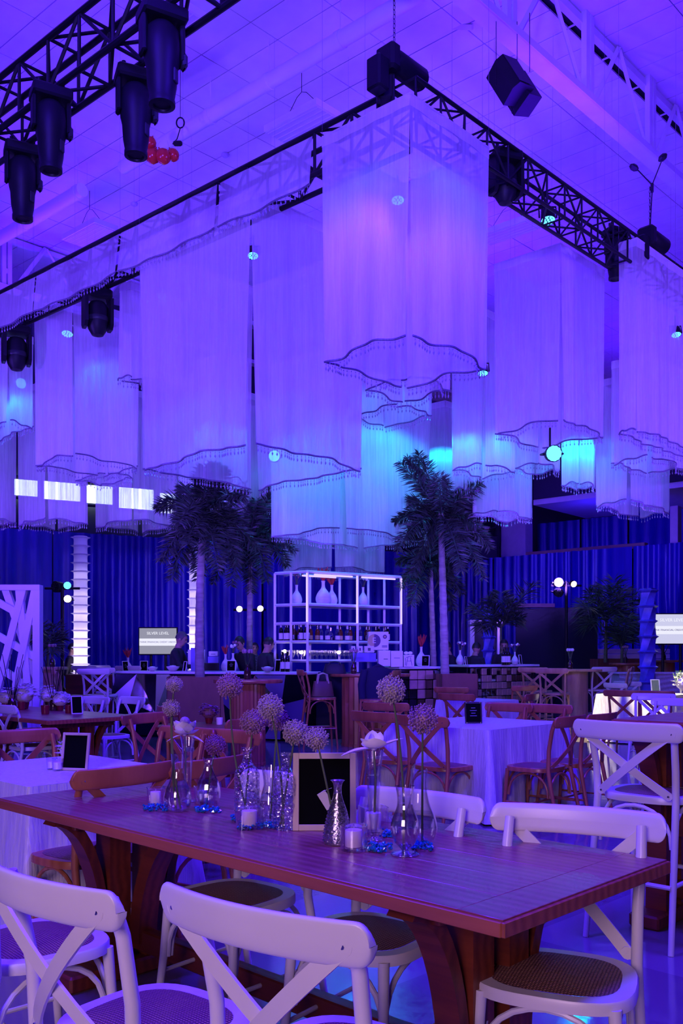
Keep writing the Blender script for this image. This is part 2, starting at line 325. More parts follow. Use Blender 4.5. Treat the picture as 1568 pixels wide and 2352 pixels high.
def text(body, size, m, parent, loc, rot, name='lettering', ext=0.001):
    cu = bpy.data.curves.new(name, 'FONT'); cu.body = body; cu.size = size; cu.extrude = ext; cu.align_x = 'CENTER'; cu.align_y = 'CENTER'; cu.resolution_u = 2
    tmp = bpy.data.objects.new(name, cu); COL.objects.link(tmp); dg = bpy.context.evaluated_depsgraph_get()
    me = bpy.data.meshes.new_from_object(tmp.evaluated_get(dg)); bpy.data.objects.remove(tmp); me.materials.clear(); me.materials.append(M[m])
    return inst(me, name, parent, loc, rot)
ORD = ['first', 'second', 'third', 'fourth', 'fifth', 'sixth', 'seventh', 'eighth', 'ninth', 'tenth', 'eleventh', 'twelfth', 'thirteenth', 'fourteenth', 'fifteenth', 'sixteenth', 'seventeenth', 'eighteenth', 'nineteenth', 'twentieth', 'twenty-first', 'twenty-second', 'twenty-third', 'twenty-fourth', 'twenty-fifth', 'twenty-sixth', 'twenty-seventh', 'twenty-eighth', 'twenty-ninth', 'thirtieth']
# ================================================================== the hall
fl = struct(MB().box((0, 18, -0.05), (64, 56, 0.1)).build('floor', 'polished_floor', smooth=0))
ZC = 10.5
ceil = struct(MB().box((0, 19, ZC+0.16), (64, 56, 0.1)).build('ceiling', 'ceiling_void', smooth=0))
C0 = Vector((3.23, 12.79, 0))
def cxy(a, b, z): p = C0+U2*a+U1*b; return Vector((p.x, p.y, z))
TA, TB = 0.52, 1.08
def tile_mesh(mb, a, b, z0, la, lb, local=None):
    g = 0.008; q = [cxy(a+g, b+g, z0), cxy(a+la-g, b+g, z0), cxy(a+la-g, b+lb-g, z0), cxy(a+g, b+lb-g, z0)]
    if local is not None: q = [p-local for p in q]
    vs = [Vector((p.x, p.y, p.z)) for p in q]+[Vector((p.x, p.y, p.z+0.03)) for p in q]
    mb.add(vs, [(0, 1, 2, 3), (7, 6, 5, 4), (0, 4, 5, 1), (1, 5, 6, 2), (2, 6, 7, 3), (3, 7, 4, 0)])
rows = []
b = 0.22
while b < 12.3: rows.append((b, min(TB, 12.4-b))); b += TB
b = 12.64
while b < 26: rows.append((b, TB)); b += TB
b = -TB
while b > -16: rows.append((b, TB)); b -= TB
near, rest = [], MB()
for b, lb in rows:
    a = -22.0
    while a < 30:
        c = cxy(a+TA/2, b+lb/2, ZC)
        if -4 < c.y < 44 and abs(c.x) < 30:
            px = CX+c.x/c.y*F if c.y > 1 else -9e9; py = HY-(ZC-H)/max(c.y, 0.1)*F
            if c.y > 1 and -40 < px < 1610 and -30 < py < 760 and abs(lb-TB) < 0.01: near.append((c.y, a, b, lb))
            else: tile_mesh(rest, a, b, ZC, TA, lb)
        a += TA
near.sort()
base_tile = None
for k, (yy, a, b, lb) in enumerate(near):
    if k < 300:
        if base_tile is None:
            mb = MB(); tile_mesh(mb, 0, 0, ZC, TA, TB, cxy(0, 0, ZC)); base_tile = mb.mesh('ceiling_tile', 'ceiling_tile', 0)
        o = inst(base_tile, 'ceiling_tile', ceil, cxy(a, b, ZC+0.004*random.random()))
    else: tile_mesh(rest, a, b, ZC, TA, lb)
rs = rest.build('distant_ceiling_tiles', 'ceiling_tile', ceil, 0); rs['kind'] = 'stuff'
for b0 in (0.0, 12.4):                                          # cross bars of the dark slots
    for k in range(-6, 14):
        a = k*1.0+0.35; p, q = cxy(a, b0, ZC+0.01), cxy(a, b0+0.22, ZC+0.01)
        MB().tube([p, q], 0.018, 4).build('slot_bar', 'steel_white', ceil, 0)
# roof girder: wide bottom chord, uprights and diagonals up to the slot
gi = struct(bpy.data.objects.new('beam', None)); COL.objects.link(gi)
def strip(a0, a1, b0, b1, z0, z1, name, m, par):
    q = [cxy(a0, b0, z0), cxy(a1, b0, z0), cxy(a1, b1, z0), cxy(a0, b1, z0)]; t = [p+Vector((0, 0, z1-z0)) for p in q]
    return MB().add(q+t, [(3, 2, 1, 0), (4, 5, 6, 7), (0, 1, 5, 4), (1, 2, 6, 5), (2, 3, 7, 6), (3, 0, 4, 7)]).build(name, m, par, 0)
for bb in (-0.18, 12.2):
    strip(-6, 16, bb, bb+0.26, 9.28, 9.315, 'bottom_flange', 'steel_white', gi)
    strip(-6, 16, bb-0.012, bb, 9.26, 9.36, 'flange_edge', 'steel_white', gi)
    strip(-6, 16, bb+0.08, bb+0.18, ZC-0.16, ZC-0.05, 'top_chord', 'steel_white', gi)
    for k in range(-3, 8):
        a = 0.16+k*1.98
        if bb > 1 and not (-3 < k < 5): continue
        strip(a, a+0.09, bb+0.02, bb+0.10, 9.31, ZC, 'upright', 'steel_white', gi)
        strip(a+0.13, a+0.22, bb+0.02, bb+0.10, 9.31, ZC, 'upright', 'steel_white', gi)
        strip(a+0.08, a+0.14, bb+0.03, bb+0.08, 9.62, 9.72, 'batten', 'steel_white', gi)
        for a0, a1, r in ((a+0.28, a+1.02, 0.045), (a-0.04, a-0.92, 0.03)):
            MB().tube([cxy(a0, bb+0.06, 9.31), cxy(a1, bb+0.06, ZC-0.05)], r, 4, up=(0, 0, 1)).build('diagonal', 'steel_white', gi, 0)
MB().tube([at(880, 50, 13.6), at(1085, 62, 13.1)], 0.05, 4).build('cross_brace', 'steel_white', gi, 0)
# round ducts along the ceiling
def duct(p, t0, t1, r, label, hang):
    d = thing('air_duct', label, 'duct', p)
    MB().tube([U1*t0, U1*t1], r, 20).build('pipe', 'duct_white', d)
    for t in hang:
        R = U1.to_track_quat('Z', 'Y').to_matrix()
        MB().lathe([(r, -0.04), (r+0.012, -0.04), (r+0.012, 0.04), (r, 0.04)], 20, U1*t, R=R).build('collar', 'duct_white', d)
        MB().tube([U1*t+Vector((0, 0, r)), U1*t+Vector((0, 0, ZC-p[2]))], 0.006, 6).build('hanger_rod', 'steel_white', d)
    return d
duct((-0.85, 13.2, 9.85), -3.6, 3.9, 0.11, 'long white round duct crossing the ceiling behind the cable loop', (-2.6, -1.1, 0.3, 1.6))
duct((-4.72, 16.5, 9.85), 0.0, 6.0, 0.12, 'shorter white round duct low on the ceiling by the black slot', (0.15, 2.0))
# hanging fluorescent troffers
def troffer(p, label):
    d = thing('ceiling_light', label, 'ceiling light', p, group='ceiling troffers')
    mk = lambda a, b, z: U2*a+U1*b+Vector((0, 0, z))
    def slab(a0, a1, b0, b1, z0, z1, n, m):
        q = [mk(a0, b0, z0), mk(a1, b0, z0), mk(a1, b1, z0), mk(a0, b1, z0)]; t = [x+Vector((0, 0, z1-z0)) for x in q]
        return MB().add(q+t, [(3, 2, 1, 0), (4, 5, 6, 7), (0, 1, 5, 4), (1, 2, 6, 5), (2, 3, 7, 6), (3, 0, 4, 7)]).build(n, m, d, 0)
    slab(-0.26, 0.26, -0.56, 0.56, 0.02, 0.12, 'housing', 'steel_white')
    slab(-0.23, 0.23, -0.53, 0.53, 0.008, 0.02, 'lens', 'lens_panel')
    for k in range(5): slab(-0.2+k*0.1-0.006, -0.2+k*0.1+0.006, -0.53, 0.53, 0.0, 0.008, 'louvre', 'steel_white')
    top = ZC-p[2]
    for s in (-1, 1): MB().tube([mk(0, 0.45*s, 0.12), mk(0, 0.1*s, top*0.55), mk(0, 0, top*0.6), mk(0, 0, top)], 0.005, 5).build('hanging_wire', 'black_metal', d)
troffer((-0.62, 14.1, 9.6), 'ribbed ceiling light on wires above the tallest sheer drapes')
troffer((-4.95, 17.8, 9.6), 'square ceiling light left of centre above the beaded valance')
troffer((3.24, 17.7, 9.6), 'ceiling light seen under the right truss beside the small cyan lamp')
troffer((-2.35, 12.2, 9.75), 'ceiling light half hidden behind the black moving heads')
for k, (px, py) in enumerate(((517, 354), (308, 467))):
    tag(MB().lathe([(0.001, -0.03), (0.05, -0.03), (0.07, 0.0), (0.07, 0.02)], 12).build('ceiling_sensor', 'lens_panel', loc=on(px, py, ZC)-Vector((0, 0, 0.02))), ['small round sensor on the ceiling left of the ribbed light', 'small round sensor on the ceiling just above the truss line'][k], 'sensor')
# upper walls
def wall(name, p, q, z0, z1, m, th=0.2):
    p, q = Vector((p[0], p[1], 0)), Vector((q[0], q[1], 0)); n = Vector(((q-p).y, -(q-p).x, 0)).normalized()*th
    vs = [p, q, q-n, p-n]; vs = [v+Vector((0, 0, z0)) for v in vs]+[v+Vector((0, 0, z1)) for v in vs]
    return struct(MB().add(vs, [(3, 2, 1, 0), (4, 5, 6, 7), (0, 1, 5, 4), (1, 2, 6, 5), (2, 3, 7, 6), (3, 0, 4, 7)]).build(name, m, smooth=0))
LA, LB = Vector((-16.0, 17.1, 0)), Vector((2.2, 26.4, 0))
RA, RB = Vector((1.6, 33.2, 0)), Vector((14.5, 22.0, 0))
dl = (LB-LA).normalized(); nl = Vector((dl.y, -dl.x, 0)); dr = (RB-RA).normalized(); nr = Vector((dr.y, -dr.x, 0))
wall('wall_left', LA-nl*1.2, LB-nl*1.2, 0, ZC+0.1, 'wall_dark')
wall('wall_right', RA-nr*6.4-dr*8, RB-nr*6.4+dr*3, 0, ZC+0.1, 'wall_dark')
# bright clerestory windows above the left curtain
def lpt(px, off):                                              # point of the left wall line seen at picture column px
    q = (px-CX)/F; P = LA-nl*off; t = (q*P.y-P.x)/(dl.x-q*dl.y); return P+dl*t
wn = 0
for x0, x1, y0, y1, m in ((28, 90, 1098, 1144, 'window_glow'), (96, 188, 1104, 1154, 'window_glow'), (194, 262, 1112, 1162, 'window_glow'), (268, 356, 1118, 1174, 'window_glow'), (362, 406, 1130, 1184, 'window_glow')):
    wn += 1; p, q = lpt(x0, 1.0), lpt(x1, 1.0); Y = (p.y+q.y)/2; z0, z1 = at(0, y1, Y).z, at(0, y0, Y).z
    wo = struct(bpy.data.objects.new('window_%d' % wn, None)); COL.objects.link(wo)
    a = MB(); a.add([p+Vector((0, 0, z0)), q+Vector((0, 0, z0)), q+Vector((0, 0, z1)), p+Vector((0, 0, z1))], [(0, 1, 2, 3)]); a.build('pane', m, wo, 0)
    fr = MB(); e = 0.05
    for A, B in ((p+Vector((0, 0, z0)), q+Vector((0, 0, z0))), (p+Vector((0, 0, z1)), q+Vector((0, 0, z1))), (p+Vector((0, 0, z0)), p+Vector((0, 0, z1))), (q+Vector((0, 0, z0)), q+Vector((0, 0, z1)))): fr.tube([A+nl*0.03, B+nl*0.03], e, 4)
    fr.build('window_frame', 'wall_dark', wo, 0)
for x0, x1, y0, y1, nm, m, lab in ((405, 492, 1186, 1236, 'red_banner', 'red_feather', 'red banner hung above the blue curtain behind the left palm'), (418, 560, 1108, 1226, 'wall_panel', 'wall_paint', 'pale grey wall panel above the blue curtain behind the left palm')):
    off = 0.7 if m == 'red_feather' else 0.85; p, q = lpt(x0, off), lpt(x1, off); Y = (p.y+q.y)/2; z0, z1 = at(0, y1, Y).z, at(0, y0, Y).z
    mb = MB(); c = (p+q)/2; R = Matrix.Rotation(math.atan2(dl.y, dl.x), 3, 'Z'); mb.bbox((c.x, c.y, (z0+z1)/2), ((q-p).length, 0.06, z1-z0), 0.01, R)
    tag(mb.build(nm, m, smooth=0), lab, 'banner' if m == 'red_feather' else 'panel')
# pleated curtains
def curtain(name, p, q, z0, z1, m, label, per=0.32, amp=0.09, nv=6, sag=0.0):
    p, q = Vector(p), Vector(q); L = (q-p).length; d = (q-p).normalized(); n = Vector((d.y, -d.x, 0)); nu = int(L/per*6)
    ph = [random.uniform(0, 6) for _ in range(4)]
    def fn(u, v):
        s = u*L; w = amp*(math.sin(s*2*PI/per+1.6*math.sin(s*1.3+ph[0])+0.25*math.sin(v*5))+0.5*math.sin(s*2*PI/per*0.43+ph[1]))*(0.6+0.4*v)*(0.55+0.45*math.sin(s*0.83+ph[2])+0.25*math.sin(s*2.1+ph[3]))
        z = z1+(z0-z1)*v-(sag*abs(math.sin(s*0.9)) if v < 0.01 else 0)
        return p+d*s+n*w+Vector((0, 0, z))
    o = MB().sheet(fn, nu, nv).build(name, m, smooth=80)
    return tag(o, label, 'curtain')
segs = [(0, 5.2), (5.2, 10.2), (10.2, 15.6), (15.6, (LB-LA).length)]
labs = ['blue pleated curtain behind the white lattice panel, far left', 'blue pleated curtain behind the left glowing spiral column', 'blue pleated curtain behind the television and left palms', 'blue pleated curtain behind the bar shelf']
for (s0, s1), lb in zip(segs, labs): curtain('stage_curtain', LA+dl*s0, LA+dl*(s1-0.03), 0.02, 4.35, 'curtain_blue', lb)
LR = (RB-RA).length
for (s0, s1), lb in zip(((0, 4.6), (4.6, 9.4), (9.4, LR)), ('blue pleated curtain behind the right palm trunks', 'blue shiny curtain lit by the white stage lamp', 'blue pleated curtain behind the right television')):
    curtain('stage_curtain', RA+dr*s0, RA+dr*(s1-0.03), 0.02, 4.62, 'curtain_blue', lb, amp=0.11)
# balcony recess above the right curtain
def rpt(px, off):
    q = (px-CX)/F; P = RA-nr*off; t = (q*P.y-P.x)/(dr.x-q*dr.y); return P+dr*t
Rr = Matrix.Rotation(math.atan2(dr.y, dr.x), 3, 'Z')
def rslab(x0, x1, off, dep, z0, z1, name, m, par=None, sm=0):
    p, q = rpt(x0, off), rpt(x1, off); c = (p+q)/2-nr*(dep/2)
    return MB().bbox((c.x, c.y, (z0+z1)/2), ((q-p).length, dep, z1-z0), 0.01, Rr).build(name, m, par, sm)
bal = struct(bpy.data.objects.new('wall_balcony', None)); COL.objects.link(bal)
rslab(900, 1700, 0.4, 5.5, 4.30, 4.56, 'balcony_floor', 'wall_dark', bal)
rslab(1206, 1480, 0.2, 0.25, 4.56, 4.74, 'balcony_rail', 'balcony_wood', bal)
rslab(1150, 1206, 1.0, 0.5, 4.5, 6.4, 'balcony_pier', 'wall_paint', bal)
rslab(1224, 1700, 0.6, 4.6, 6.32, 6.5, 'balcony_ceiling', 'steel_white', bal)
rslab(1224, 1700, 0.5, 0.3, 6.5, 7.6, 'balcony_fascia', 'wall_dark', bal)
for x0, x1, lb in ((1232, 1330, 'dark drape at the back of the balcony, left part'), (1335, 1440, 'dark drape at the back of the balcony, middle part'), (1445, 1600, 'dark drape at the back of the balcony, right part')):
    p, q = rpt(x0, 4.4), rpt(x1, 4.4); curtain('balcony_drape', p, q, 4.58, 6.3, 'curtain_blue', lb, 0.4, 0.08, 3)
tag(rslab(1538, 1556, 0.3, 0.3, 4.6, 5.75, 'balcony_column', 'wall_paint'), 'short pale column standing at the right end of the balcony rail', 'column')
# ledge and black backdrop under the right curtain
def slab_at(x0, x1, y0, y1, Y, dep, name, m, par=None, rz=0.0):
    p, q = at(x0, y1, Y), at(x1, y0, Y); c = Vector(((p.x+q.x)/2, Y+dep/2, (p.z+q.z)/2))
    return MB().bbox((0, 0, 0), (q.x-p.x, dep, q.z-p.z), 0.006).build(name, m, par, 0, c, rz)
tag(slab_at(1182, 1274, 1386, 1395, 25.5, 0.3, 'wood_ledge', 'balcony_wood'), 'thin wooden ledge above the black backdrop under the curtain', 'ledge')
bk = curtain('black_backdrop', at(1184, 1505, 23.0).xy.to_3d(), at(1372, 1505, 22.0).xy.to_3d(), 0.02, at(0, 1396, 22.5).z, 'curtain_black', 'plain black backdrop standing right of the bartenders', 0.5, 0.02)
mt = thing('white_mantel', 'white mantel shelf behind the bartenders by the palms', 'mantel', at(1114, HY, 24.0).xy.to_3d())
MB().bbox((0, 0, 2.24), (0.86, 0.35, 0.12), 0.01).build('shelf_board', 'shelf_white', mt, 0)
for s_ in (-1, 1): MB().bbox((0.36*s_, 0, 1.09), (0.12, 0.25, 2.18), 0.01).build('side_pier', 'shelf_white', mt, 0)
MB().bbox((0, 0.05, 1.09), (0.6, 0.1, 2.18), 0.01).build('back_panel', 'wall_dark', mt, 0)
lamp('curtain_wash_lamp', 'SPOT', (-6.5, 18.2, 5.4), (-8.5, 21.4, 1.8), BLUE, 230, 0.2, 100, 0.8)
lamp('curtain_wash_lamp', 'SPOT', (-1.0, 20.2, 5.4), (-2.2, 24.1, 1.8), BLUE, 300, 0.2, 100, 0.8)
lamp('curtain_wash_lamp', 'SPOT', (5.5, 22.5, 5.6), (7.6, 28.0, 3.0), BLUE, 900, 0.2, 95, 0.8)
lamp('balcony_lamp', 'SPOT', rpt(1380, 0.9)+Vector((0, 0, 4.9)), rpt(1400, 2.2)+Vector((0, 0, 6.3)), BLUE, 160, 0.1, 150, 0.8)
# ================================================================== the rig
def box_truss(name, label, p, d, n, L, wd, ht, bay, r=0.022, group=None):
    """four chords and lacing from p along d; n is the sideways direction, depth ht upwards"""
    t = thing(name, label, 'truss', p, group=group); up = Vector((0, 0, 1))
    ch = MB().tube([Vector((0, 0, 0)), d*L], r, 8).mesh('chord', 'black_metal')
    cs = [n*0, n*wd, up*ht, n*wd+up*ht]
    for c in cs: inst(ch, 'chord', t, c)
    k = int(L/bay); R2 = r*0.58
    faces = [(cs[0], cs[1]), (cs[2], cs[3]), (cs[0], cs[2]), (cs[1], cs[3])]
    for a, b in faces:
        m1 = MB().tube([a*0, d*bay+(b-a)], R2, 6).mesh('brace', 'black_metal'); m2 = MB().tube([b-a, d*bay], R2, 6).mesh('brace', 'black_metal'); m3 = MB().tube([a*0, b-a], R2, 6).mesh('post', 'black_metal')
        for i in range(k):
            inst(m1 if i % 2 == 0 else m2, 'brace', t, a+d*(i*bay))
            inst(m3, 'post', t, a+d*(i*bay))
    return t
box_truss('lighting_truss', 'black box truss across the upper left corner carrying four moving heads', Vector((-0.42, 6.55, 6.70)), U1, U2, 7.2, 0.32, 0.52, 0.52, 0.030)
box_truss('lighting_truss', 'black truss running down to the right from the chain hoist corner', Vector((0.72, 8.82, 6.60)), U2, U1, 8.6, 0.30, 0.40, 0.40, 0.022)
box_truss('lighting_truss', 'black truss running down to the left behind the sheer valance', Vector((0.50, 9.02, 6.52)), U1, U2, 9.4, 0.30, 0.46, 0.52, 0.03)
# moving heads ---------------------------------------------------------------------------------------------------------
def profile_head(label, p, s=1.0, rz=0.0, lit=None, tilt=0.0):
    t = thing('moving_head_light', label, 'stage light', p, rz, 'moving head lights')
    b = MB(); b.bbox((0, 0, -0.06*s), (0.40*s, 0.30*s, 0.12*s), 0.02*s); b.build('base', 'black_plastic', t)
    for sx in (-1, 1):
        MB().tube([(0.12*sx*s, 0, 0.02*s), (0.12*sx*s, 0, 0.09*s)], 0.022*s, 8).build('clamp', 'black_metal', t)
        MB().bbox((0.172*sx*s, 0, -0.27*s), (0.045*s, 0.15*s, 0.34*s), 0.018*s).build('yoke_arm', 'black_plastic', t)
    hd = MB().lathe([(0.001, -0.15*s), (0.10*s, -0.14*s), (0.150*s, -0.20*s), (0.160*s, -0.34*s), (0.155*s, -0.46*s), (0.138*s, -0.53*s), (0.128*s, -0.68*s), (0.110*s, -0.78*s), (0.116*s, -0.80*s), (0.116*s, -0.84*s), (0.08*s, -0.845*s), (0.075*s, -0.83*s), (0.001, -0.83*s)], 20).build('head', 'black_plastic', t)
    MB().bbox((0.19*s, -0.03*s, -0.42*s), (0.05*s, 0.11*s, 0.13*s), 0.022*s).build('pivot_cap', 'dark_grey', t)
    MB().bbox((0.094*s, -0.094*s, -0.60*s), (0.07*s, 0.02*s, 0.12*s), 0.006*s, Matrix.Rotation(math.radians(45), 3, 'Z')).build('grille', 'dark_grey', hd)
    MB().lathe([(0.001, -0.828*s), (0.07*s, -0.828*s)], 16).build('front_lens', lit or 'dark_grey', hd)
    return t
for px, py, lab, s, r in ((372, 24, 'largest black moving head hanging nearest on the upper left truss', 0.93, 0.5), (312, 168, 'black moving head behind the largest one on the upper left truss', 0.90, 0.4), (117, 208, 'black moving head in the middle of the upper left truss', 0.90, 0.5), (52, 338, 'lowest black moving head at the end of the upper left truss', 0.90, 0.45)):
    p = on(px, py, 6.66); profile_head(lab, p, s, r)
def wash_head(label, p, s=1.0, rz=0.0):
    t = thing('moving_head_light', label, 'stage light', p, rz, 'moving head lights')
    MB().bbox((0, 0, -0.05*s), (0.32*s, 0.26*s, 0.11*s), 0.02*s).build('base', 'black_plastic', t)
    for sx in (-1, 1):
        MB().tube([(0.1*sx*s, 0, 0.0), (0.1*sx*s, 0, 0.09*s)], 0.02*s, 8).build('clamp', 'black_metal', t)
        MB().prism([(0.11, -0.1), (-0.11, -0.1), (-0.11, -0.42), (-0.06, -0.48), (0.06, -0.48), (0.11, -0.42)], 0.135*sx*s, 0.175*sx*s, lambda a, b, d: (d, a*s, b*s)).build('yoke_arm', 'black_plastic', t, 25)
    hd = MB().lathe([(0.001, -0.14*s), (0.09*s, -0.15*s), (0.128*s, -0.21*s), (0.13*s, -0.40*s), (0.115*s, -0.48*s), (0.07*s, -0.555*s), (0.001, -0.575*s)], 20).build('head', 'black_plastic', t)
    MB().lathe([(0.131*s, -0.33*s), (0.136*s, -0.34*s), (0.136*s, -0.38*s), (0.13*s, -0.39*s)], 20).build('ring', 'dark_grey', hd)
    return t
wash_head('black moving head under the valance beside the big left drape', at(224, 668, 12.6), 1.12, 0.5)
wash_head('black moving head under the valance at the far left edge', at(38, 752, 13.9), 1.18, 0.5)
wash_head('large black moving head hanging on the right truss beside the front drape', at(1160, 352, 10.2), 1.02, 0.35)
profile_head('black moving head with a lit lens hanging beside the right drapes', at(1413, 528, 12.3), 0.80, 0.4, lit='led_white')
# LED pars -------------------------------------------------------------------------------------------------------------
def par(label, p, s=1.0, aim=(0, 0, -1), m='led_cyan', stem=0.15, full=False):
    t = thing('par_light', label, 'stage light', p, group='small LED wash lights')
    R = Vector(aim).normalized().to_track_quat('Z', 'Y').to_matrix()
    MB().lathe([(0.001, -0.13*s), (0.06*s, -0.13*s), (0.085*s, -0.09*s), (0.095*s, 0.02*s), (0.095*s, 0.045*s), (0.088*s, 0.045*s), (0.088*s, 0.03*s), (0.001, 0.03*s)], 16, R=R).build('body', 'black_plastic', t)
    pts = [R @ Vector(q) for q in ((-0.11*s, 0, 0), (-0.11*s, 0, -0.16*s), (0.11*s, 0, -0.16*s), (0.11*s, 0, 0))]
    MB().tube(pts, 0.012*s, 6).build('yoke', 'black_metal', t)
    if stem: MB().tube([R @ Vector((0, 0, -0.16*s)), R @ Vector((0, 0, -0.16*s))+Vector((0, 0, stem))], 0.012*s, 6).build('clamp', 'black_metal', t)
    if stem and p[2] < 6.2: MB().tube([R @ Vector((0, 0, -0.16*s))+Vector((0, 0, stem)), (0, 0, ZC-p[2])], 0.002, 4).build('hanging_wire', 'steel', t, 0)
    if full: MB().lathe([(0.001, 0.036*s), (0.085*s, 0.033*s)], 16, R=R).build('front_lens', m, t)
    cell = MB().lathe([(0.001, 0.046*s), (0.015*s, 0.042*s), (0.017*s, 0.03*s)], 8, R=R).mesh('led_cell', m)
    for q in [(0, 0)]+[(0.045*s*math.cos(a*PI/3), 0.045*s*math.sin(a*PI/3)) for a in range(6)]+[(0.075*s*math.cos(a*PI/6+0.2), 0.075*s*math.sin(a*PI/6+0.2)) for a in range(12)]:
        inst(cell, 'led_cell', t, R @ Vector((q[0], q[1], 0)))
    return t
par('small lamp with cyan lens under the right truss', at(1258, 500, 11.0), 0.95, (0, -0.25, -1))
par('cyan lamp glowing through the tallest front drape', at(913, 455, 10.2), 0.8, (0, -0.35, -1))
par('cyan lamp glowing through the big left drape corner', at(581, 583, 12.1), 0.8, (0, -0.35, -1))
par('faint cyan lamp behind the left face of the big left drape', at(372, 676, 13.6), 0.8, (0, -0.35, -1))
par('cyan lamp behind the valance above the slim left drape', at(155, 762, 14.6), 1.0, (0, -0.35, -1))
par('cyan lamp facing the hall behind the big left drape hem', at(630, 1048, 13.4), 0.95, (0, -1, -0.1), full=True)
par('bright cyan lamp facing the hall below the right drapes', at(1270, 1042, 13.3), 1.3, (0, -1, -0.15), stem=0.4, full=True)
par('black lamp with cyan lens hanging between front and right drapes', at(1108, 853, 11.6), 0.75, (0, -0.3, -1), stem=0.3)
par('cyan lamp behind the leftmost moving head', at(50, 880, 15.5), 1.0, (0, -1, -0.4), full=True)
par('cyan lamp high inside the far right drape', at(1552, 765, 12.9), 0.75, (0, -0.35, -1))
# chain hoists ---------------------------------------------------------------------------------------------------------
def hoist(label, p, rz, ztop, s=1.0, chain=True):
    t = thing('chain_hoist', label, 'hoist', p, rz, 'chain hoists')
    MB().tube([(-0.02*s, 0, 0), (0.02*s, 0, 0), (0.40*s, 0, 0), (0.43*s, 0, 0)], [0.10*s, 0.115*s, 0.115*s, 0.095*s], 20).build('motor_barrel', 'black_plastic', t)
    MB().bbox((-0.09*s, 0, -0.02*s), (0.14*s, 0.24*s, 0.26*s), 0.03*s).build('gear_case', 'black_plastic', t)
    MB().bbox((-0.22*s, 0.02, -0.22*s), (0.16*s, 0.18*s, 0.32*s), 0.02).build('chain_bag', 'black_plastic', t)
    MB().bbox((-0.03*s, 0, 0.115*s), (0.08*s, 0.05*s, 0.05*s), 0.01).build('hook', 'black_metal', t)
    if chain:
        L = ztop-p[2]; n = int(L/0.045); mb = MB()
        for k in range(n):
            R = Matrix.Rotation(PI/2*(k % 2), 3, 'Z'); c = Vector((0.0, 0, 0.13*s+k*0.045))
            mb.tube([c+R @ Vector((0.012*math.cos(a*PI/3), 0, 0.028*math.sin(a*PI/3))) for a in range(7)], 0.004, 4, caps=False)
        mb.build('chain', 'black_metal', t)
    return t
hoist('black chain hoist on the truss corner above the tallest drape', at(905, 142, 8.95), 0.8, ZC-0.15, 1.0)
hoist('black chain hoist on the right truss hanging from a split cable', at(1492, 545, 12.4), 0.8, at(0, 440, 12.4).z, 1.0)
cp = thing('truss_corner_mast', 'black corner mast holding the truss under the chain hoist', 'truss', at(885, 246, 8.98))
for dx in (-0.07, 0.07):
    for dy in (-0.07, 0.07): MB().tube([(dx, dy, 0), (dx, dy, 0.42)], 0.02, 8).build('mast_chord', 'black_metal', cp)
MB().bbox((0, 0, 0.22), (0.17, 0.17, 0.36), 0.02).build('sleeve_block', 'black_plastic', cp)
br = thing('cable_bridle', 'split steel cable with two black sleeves below the roof girder', 'cable', at(1497, 425, 12.4))
p0 = at(1497, 425, 12.4); 
for q, k in ((at(1462, 388, 12.6), 0), (at(1518, 372, 12.3), 1)):
    MB().tube([(0, 0, 0), q-p0], 0.008, 6).build('cable_leg', 'black_metal', br)
    MB().bbox(q-p0+Vector((-0.04+0.06*k, 0, 0.02+0.04*k)), (0.13, 0.10, 0.08), 0.03, Matrix.Rotation(0.5-1.2*k, 3, 'Y')).build('sleeve', 'black_plastic', br)
MB().tube([(0, 0, 0.02), (0, 0, -0.1)], 0.022, 8).build('shackle', 'black_metal', br)
MB().tube([(0, 0, -0.1), at(1492, 530, 12.4)-p0], 0.008, 6).build('cable', 'black_metal', br)
# loudspeaker pair -----------------------------------------------------------------------------------------------------
sp = thing('loudspeaker', 'black loudspeaker pair hung on wires below the roof girder', 'loudspeaker', at(1176, 190, 11.4), 0.0)
R = Matrix.Rotation(0.45, 3, 'Z') @ Matrix.Rotation(math.radians(-24), 3, 'X') @ Matrix.Rotation(math.radians(-16), 3, 'Y')
MB().prism([(-0.20, 0.20), (0.20, 0.20), (0.26, -0.16), (-0.14, -0.24), (-0.22, -0.12)], -0.30, 0.34, lambda a, b, d: R @ Vector((a-0.05, b, d))*0.74).build('cabinet', 'black_plastic', sp, 0)
MB().prism([(-0.16, 0.20), (0.20, 0.20), (0.22, -0.18), (-0.12, -0.22)], -0.36, 0.26, lambda a, b, d: R @ Vector((a+0.17, b+0.10, d-0.04))*0.74).build('second_cabinet', 'black_plastic', sp, 0)
MB().prism([(-0.16, -0.26), (0.20, -0.2), (0.20, -0.19), (-0.16, -0.25)], -0.27, 0.31, lambda a, b, d: R @ Vector((a-0.05, b, d))*0.74).build('grille', 'black_metal', sp, 0)
for q, z in (((-0.22, -0.1, -0.1), 1.0), ((0.08, 0.1, 0.34), 0.5), ((0.24, 0.1, 0.2), 0.75)):
    MB().tube([q, (q[0], q[1], q[2]+z)], 0.005, 5).build('hanging_wire', 'black_metal', sp)
MB().tube([(-0.05, -0.1, -0.35), (-0.02, -0.1, -0.45), (0.0, -0.1, -0.38), (0.02, -0.1, -0.46)], 0.006, 5).build('loose_cable', 'black_metal', sp)
